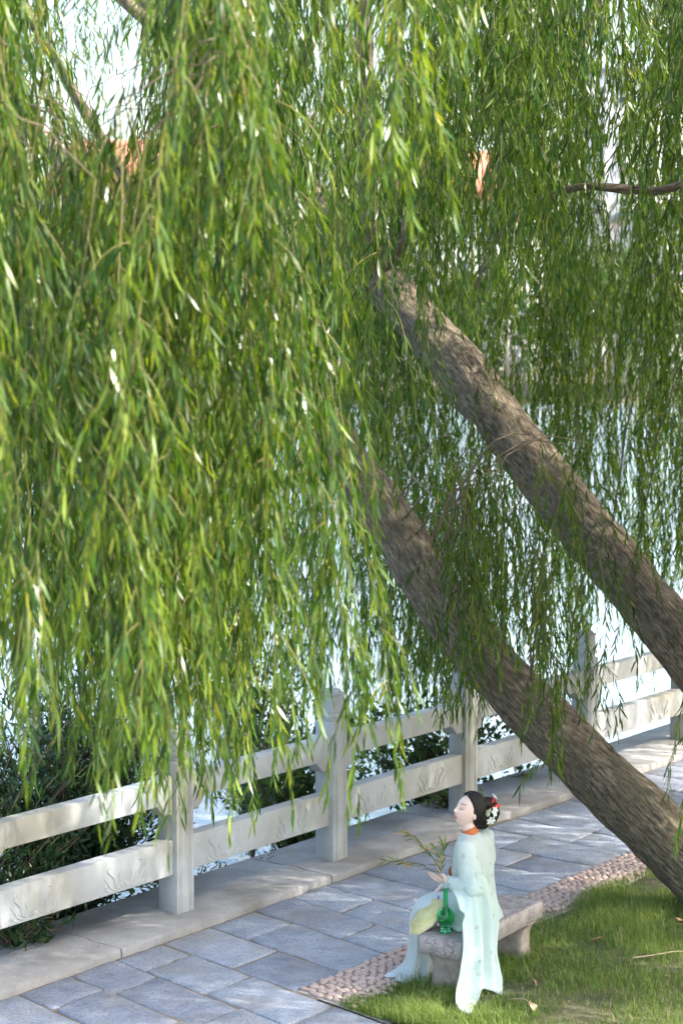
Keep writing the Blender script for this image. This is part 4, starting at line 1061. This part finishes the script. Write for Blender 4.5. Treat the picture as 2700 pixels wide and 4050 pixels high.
# cuff lining in front of the wrist
# skirt over the thighs and down to the cobbles
sk = MB(); Z3 = UP
SR = [((.45, .16, .495), EL3 * .19, Z3 * .085, 0), ((.45, .30, .505), EL3 * .165, Z3 * .085, .01), ((.45, .44, .495), EL3 * .150, Z3 * .085, .01), ((.45, .525, .465), EL3 * .142, (Z3 * .9 + ES3 * .35) * .09, .015),
      ((.45, .555, .40), EL3 * .138, (Z3 * .5 + ES3 * .8) * .095, .02), ((.447, .55, .32), EL3 * .132, (ES3 * .98 + Z3 * .1) * .085, .04), ((.44, .545, .22), EL3 * .138, ES3 * .085, .06), ((.43, .54, .12), EL3 * .15, ES3 * .092, .09),
      ((.41, .54, .07), EL3 * .17, ES3 * .105, .11), ((.375, .54, .036), EL3 * .205, ES3 * .14, .12), ((.335, .54, .020), EL3 * .245, ES3 * .175, .13), ((.33, .54, .004), EL3 * .24, ES3 * .17, .13)]
loft(sk, [(W(*c), a, b, f) for c, a, b, f in SR], 72)
me = sk.mesh('skirt', [M['skirt']], True)
for v in me.vertices:
    if v.co.z < .06: v.co.z = max(.006, v.co.z + .02 * noise.noise(v.co * 9))
    v.co += Vector(noise.noise_vector(v.co * 7)) * .008
o = pl('skirt', me); ss_ = o.modifiers.new('sub', 'SUBSURF'); ss_.levels = 1; ss_.render_levels = 1
mb = MB(); mb.tube([rw - (rw - re) * .32, rw - (rw - re) * .18, rw - (rw - re) * .05], [.050, .047, .043], 18); pl('cuff', mb.mesh('cuff', [M['white_cloth']], True))

# ------------------------------------------------------------------ fan, vase, sprig
M['fan'] = stone('fan_silk', (0.74, 0.66, 0.28), (0.82, 0.75, 0.38), (0.56, 0.48, 0.14), 30, .15, .7, .5, 150)
M['fan_rim'] = simple('fan_rim', (0.62, 0.50, 0.36), 0.5, .1)
M['lacquer'] = simple('dark_lacquer', (0.03, 0.018, 0.015), 0.3, .1)
fc = W(.215, .392, .465); top = W(.335, .36, .575); ma = top - fc; ma /= np.linalg.norm(ma)
mi = np.array([-.28, .90, .08]); mi -= ma * (ma @ mi); mi /= np.linalg.norm(mi); fn = np.cross(ma, mi)
fan = empty('round_fan', tuple(fc)); tag(fan, 'yellow green octagonal silk fan held at the right knee', 'fan')
oc = [(math.cos(R(22.5 + 45 * k)), math.sin(R(22.5 + 45 * k))) for k in range(8)]
mb = MB(); V = [ma * x * .160 + mi * y * .142 + fn * h for h in (-.0015, .0015) for x, y in oc]
mb.add(np.array(V), [[k, (k + 1) % 8, 8 + (k + 1) % 8, 8 + k] for k in range(8)], [[0, k + 1, k] for k in range(1, 7)] + [[8, 8 + k, 8 + k + 1] for k in range(1, 7)])
link('fan_panel', mb.mesh('fan_panel', [M['fan']]), fan)
mb = MB(); P = [ma * x * .162 + mi * y * .144 for x, y in oc]; 
for k in range(8): mb.tube([P[k], P[(k + 1) % 8]], .0042, 6)
link('rim', mb.mesh('rim', [M['fan_rim']], True), fan)
hd = W(.492, .455, .566) - fc
mb = MB(); mb.tube([ma * .148, ma * .16 + (hd - ma * .16) * .3, hd], [.004, .005, .0062], 8); link('handle', mb.mesh('handle', [M['lacquer']], True), fan)

t = NT('green_glass'); 
b = t.n('ShaderNodeBsdfPrincipled'); b.inputs['Base Color'].default_value = (0.16, 0.88, 0.45, 1); b.inputs['Roughness'].default_value = 0.02; b.inputs['IOR'].default_value = 1.45; b.inputs['Transmission Weight'].default_value = 1.0
M['glass'] = t.done(b.outputs[0])
vc = W(.150, .205, BH + .003)
vase = empty('glass_vase', tuple(vc)); tag(vase, 'green glass bottle vase with round belly and tall neck on the bench', 'vase')
outp = [(.0, .0), (.036, .0), (.0385, .003), (.036, .012), (.030, .028), (.0275, .042), (.030, .050), (.045, .060), (.058, .080), (.063, .105), (.060, .130), (.048, .152), (.030, .166), (.0195, .176), (.0175, .195), (.0165, .24), (.0165, .285), (.019, .298), (.0225, .303)]
inn = [(.0205, .303), (.0165, .297), (.0142, .285), (.0142, .24), (.0150, .195), (.0168, .178), (.0275, .164), (.0455, .150), (.0572, .130), (.0600, .105), (.0550, .082), (.042, .064), (.028, .056), (.0, .053)]
mb = MB(); mb.lathe(outp + inn, 40); link('vase_body', mb.mesh('vase_body', [M['glass']], True), vase)

spr = empty('leaf_sprig', tuple(vc + np.array([0, 0, .06]))); tag(spr, 'thin green leafy sprig standing in the vase beside the raised hand', 'plant')
S0 = np.array(spr.location)
lines = [[vc + UP * .058, vc + UP * .17 + ES3 * .008, vc + UP * .30 + ES3 * .008, vc + UP * .37 + ES3 * .022, vc + UP * .46 + ES3 * .05, vc + UP * .56 + ES3 * .07],
         [vc + UP * .37 + ES3 * .022, vc + UP * .425 + ES3 * .12, vc + UP * .455 + ES3 * .24, vc + UP * .44 + ES3 * .38, vc + UP * .43 + ES3 * .46],
         [vc + UP * .44 + ES3 * .045, vc + UP * .52 + ES3 * .12, vc + UP * .60 + ES3 * .20, vc + UP * .655 + ES3 * .30],
         [vc + UP * .40 + ES3 * .03, vc + UP * .50 + ES3 * .035, vc + UP * .60 + ES3 * .01]]
mb = MB(); P = []; D = []; q = np.random.default_rng(5)
for k, ln in enumerate(lines):
    C = curve(ln, 20); mb.tube(C, np.linspace(.0026, .0010, 20), 5)
    rngk = range(13, 20) if k == 0 else range(5, 20)
    for i in rngk:
        for rep in range(1 if k in (0, 3) else 2 if i % 2 else 1):
            tg = unit(C[min(19, i + 1)] - C[i - 1])
            for _ in range(2): P.append(C[i]); D.append(unit(tg * .9 + q.standard_normal(3) * .45 + ES3 * .35 - UP * .12))
P = np.array(P); D = np.array(D); n = len(P); Ln = q.uniform(.05, .105, n)
V, Q, T = leaves_np(P, D, unit(q.standard_normal((n, 3)) * .5 + UP), Ln, Ln * .068, .2)
link('stem', mb.mesh('stem', [M['twig']], True), spr, -Vector(S0))
lf = link('leaves', np_mesh('leaves', V, [Q, T], [M['bamboo']], None, False, {'rnd': np.repeat(np.where(q.random(n) < .2, 1.3, q.random(n)), 6)}), spr, -Vector(S0)); lf['kind'] = 'stuff'
# ------------------------------------------------------------------ litter on the lawn
def dry_leaf(p, r, rot, mat, label, seed):
    q = np.random.default_rng(seed); G = []
    for f in np.linspace(0, 1, 8):
        w_ = r * .5 * math.sin(min(1, f * .93 + .06) * math.pi) ** .7
        G.append([(k * w_ + q.normal(0, r * .03), (f - .5) * r * 1.7, abs(k) * r * .35 + r * .25 * math.sin(f * 4 + seed) + .3 * r) for k in (-1, -.5, 0, .5, 1)])
    mb = MB(); mb.grid(np.array(G)); mb.tube([(0, .85 * r, .3 * r), (0.1 * r, 1.25 * r, .5 * r)], [.0016, .001], 4)
    o = link('fallen_leaf', mb.mesh('fallen_leaf', [mat], True), None, p, rot); o.modifiers.new('s', 'SOLIDIFY').thickness = .001
    tag(o, label, 'leaf', 'fallen leaves on the lawn'); return o
def lz3(x, y): 
    s = x * E1[0] + y * E1[1]; t = x * E2[0] + y * E2[1]; return lawn_z(s, t)
for k, (x, y, r, rot, m, lab) in enumerate([
    (1.235, 12.67, .050, (.5, .2, .3), 'paleleaf', 'pale curled dry leaf lying on the grass near the sleeve hem'),
    (1.86, 14.18, .042, (.2, .3, 1.8), 'dryleaf', 'orange brown curled leaf on the shaded lawn'),
    (2.55, 14.60, .065, (.1, .1, .9), 'dryleaf', 'broad flat brown leaf on the lawn beneath the trunk'),
    (2.24, 13.35, .022, (.3, .5, 2.3), 'paleleaf', 'tiny pale leaf on the open lawn'),
    (0.72, 12.24, .045, (.2, .1, .2), 'dryleaf', 'reddish dry leaf by the paving edge'),
    (1.30, 13.20, .03, (.9, .2, 1.2), 'dryleaf', 'small brown leaf beside the bench leg')]):
    dry_leaf((x, y, lz3(x, y) + .02), r, rot, M[m], lab, k)
def twig(pts, r, label):
    P = np.array([(x, y, lz3(x, y) + h) for x, y, h in pts]); f = np.linspace(0, len(P) - 1, 16); C = np.stack([np.interp(f, np.arange(len(P)), P[:, k]) for k in range(3)], -1)
    for _ in range(2): C[1:-1] = (C[:-2] + 2 * C[1:-1] + C[2:]) / 4
    mb = MB(); c0 = C[0].copy(); mb.tube(C - c0, np.linspace(r, r * .5, 16), 6); tag(link('twig', mb.mesh('twig', [M['paletwig']], True), None, tuple(c0)), label, 'twig', 'dry twigs on the lawn')
M['paletwig'] = simple('pale_twig', (0.42, 0.32, 0.20), 0.8, .2, 40)
twig([(2.05, 13.72, .035), (2.2, 13.76, .045), (2.4, 13.86, .05), (2.58, 13.84, .035)], .006, 'long thin pale twig lying across the lawn')
twig([(1.10, 12.86, .02), (1.2, 12.80, .05), (1.24, 12.70, .05)], .005, 'short dry twig beside the pale curled leaf')
twig([(2.25, 12.2, .02), (2.35, 12.32, .05), (2.50, 12.42, .07)], .011, 'stout orange twig in the sunny grass')

# ------------------------------------------------------------------ far shore: buildings and trees across the lake
M['plaster'] = simple('white_plaster', (0.72, 0.70, 0.66), 0.9, .08, .4)
M['beige'] = simple('beige_plaster', (0.62, 0.54, 0.46), 0.9, .08, .4)
M['rooftile'] = stone('terracotta_tile', (0.42, 0.13, 0.075), (0.56, 0.20, 0.12), (0.30, 0.11, 0.08), .8, .3, .9)
M['greyroof'] = stone('grey_roof', (0.20, 0.20, 0.22), (0.30, 0.30, 0.32), (0.16, 0.16, 0.16), .8, .3, .9)
M['pane'] = simple('window_pane', (0.05, 0.07, 0.09), 0.1, .1)
def house(x0, x1, y, depth, zg, ze, zr, wall, roof, label, flat=False, rows=2, cols=5):
    cx = (x0 + x1) / 2; w_ = x1 - x0; root = empty('lakeside_house', (cx, y, zg)); tag(root, label, 'building')
    mb = MB(); mb.box((0, depth / 2, (ze - zg) / 2 - .5), (w_, depth, ze - zg + 1)); link('wall', mb.mesh('wall', [wall]), root)
    mb = MB(); h = ze - zg; e = .7
    if flat:
        mb.box((0, depth / 2, h + .25), (w_ + .9, depth + .9, .5))
    else:
        r = zr - zg; V = [(-w_ / 2 - e, -e, h - .1), (w_ / 2 + e, -e, h - .1), (w_ / 2 + e, depth + e, h - .1), (-w_ / 2 - e, depth + e, h - .1), (-w_ / 2 + w_ * .12, depth / 2, r), (w_ / 2 - w_ * .12, depth / 2, r)]
        mb.add(V, [[0, 1, 5, 4], [2, 3, 4, 5], [3, 2, 1, 0]], [[1, 2, 5], [3, 0, 4]])
    link('roof', mb.mesh('roof', [roof]), root)
    for i in range(rows):
        for j in range(cols):
            px = -w_ / 2 + w_ * (j + .5) / cols; pz = (h - .6) * (i + .55) / rows
            mb = MB()
            for bx in ((-.6, 0), (.6, 0)): mb.box((px + bx[0], -.03, pz), (.12, .10, 1.7))
            for bz in (-.85, 0, .85): mb.box((px, -.03, pz + bz), (1.3, .12, .11))
            f = link('window', mb.mesh('window', [M['plaster']]), root)
            mb = MB(); mb.box((px, -.005, pz), (1.15, .05, 1.65)); link('pane', mb.mesh('pane', [M['pane']]), f)
house(-24, -8, 160, 12, .4, 15.5, 20.5, M['plaster'], M['rooftile'], 'white lakeside house under a red tiled roof glimpsed through the left leaves', rows=4, cols=6)
house(4, 17, 170, 12, .4, 16, 20.5, M['plaster'], M['rooftile'], 'narrower white house with red tiled roof behind the leaning trunks', rows=4, cols=5)
house(22, 42, 155, 12, .4, 13.5, 13.5, M['beige'], M['greyroof'], 'beige flat-roofed building across the water', True, 4, 8)
house(25, 35, 205, 12, .4, 31, 31, M['plaster'], M['greyroof'], 'tall pale block rising behind the beige building', True, 8, 4)
house(-56, -33, 170, 12, .4, 16, 21, M['beige'], M['rooftile'], 'beige house with red tiled roof beyond the left end of the shore', rows=4, cols=8)
def far_tree(x, y, h, r, seed, label):
    q = np.random.default_rng(seed); root = empty('far_tree', (x, y, .3)); tag(root, label, 'tree', 'trees on the far shore')
    mb = MB(); mb.tube([(0, 0, -.5), (.1, 0, h * .35), (.2, .1, h * .7)], [.25, .2, .1], 8)
    for k in range(5):
        a = k * 1.26; mb.tube([(0.05, 0, h * .35), (r * .5 * math.cos(a), r * .5 * math.sin(a), h * .7)], [.1, .04], 5)
    link('trunk', mb.mesh('trunk', [M['branch']], True), root)
    n = 2600; cl = q.normal(0, 1, (14, 3)) * np.array([r * .45, r * .45, h * .17]) + np.array([0, 0, h * .68])
    P = cl[q.integers(0, 14, n)] + q.normal(0, 1, (n, 3)) * r * .24; D = unit(q.standard_normal((n, 3))); Ln = q.uniform(.45, .9, n)
    V, Q, T = leaves_np(P, D, unit(q.standard_normal((n, 3)) + np.array([0, 0, .8])), Ln, Ln * .3, .1)
    c = link('crown', np_mesh('crown', V, [Q, T], [M['far_leaf']], None, False, {'rnd': np.repeat(q.random(n), 6)}), root); c['kind'] = 'stuff'
for k, (x, y, h, r, lab) in enumerate([(-2.0, 153, 11, 4.5, 'round green tree between two red-roofed houses'), (19.5, 152, 10, 4.2, 'small tree at the corner of the beige building'), (-29, 154, 12, 5, 'bushy tree left of the white house'), (-14, 152, 7, 3.4, 'low tree in front of the white house'), (9, 152, 7.5, 3.5, 'low tree in front of the narrower house'), (45, 156, 14, 6, 'large tree right of the beige building')]):
    far_tree(x, y, h, r, 60 + k, lab)
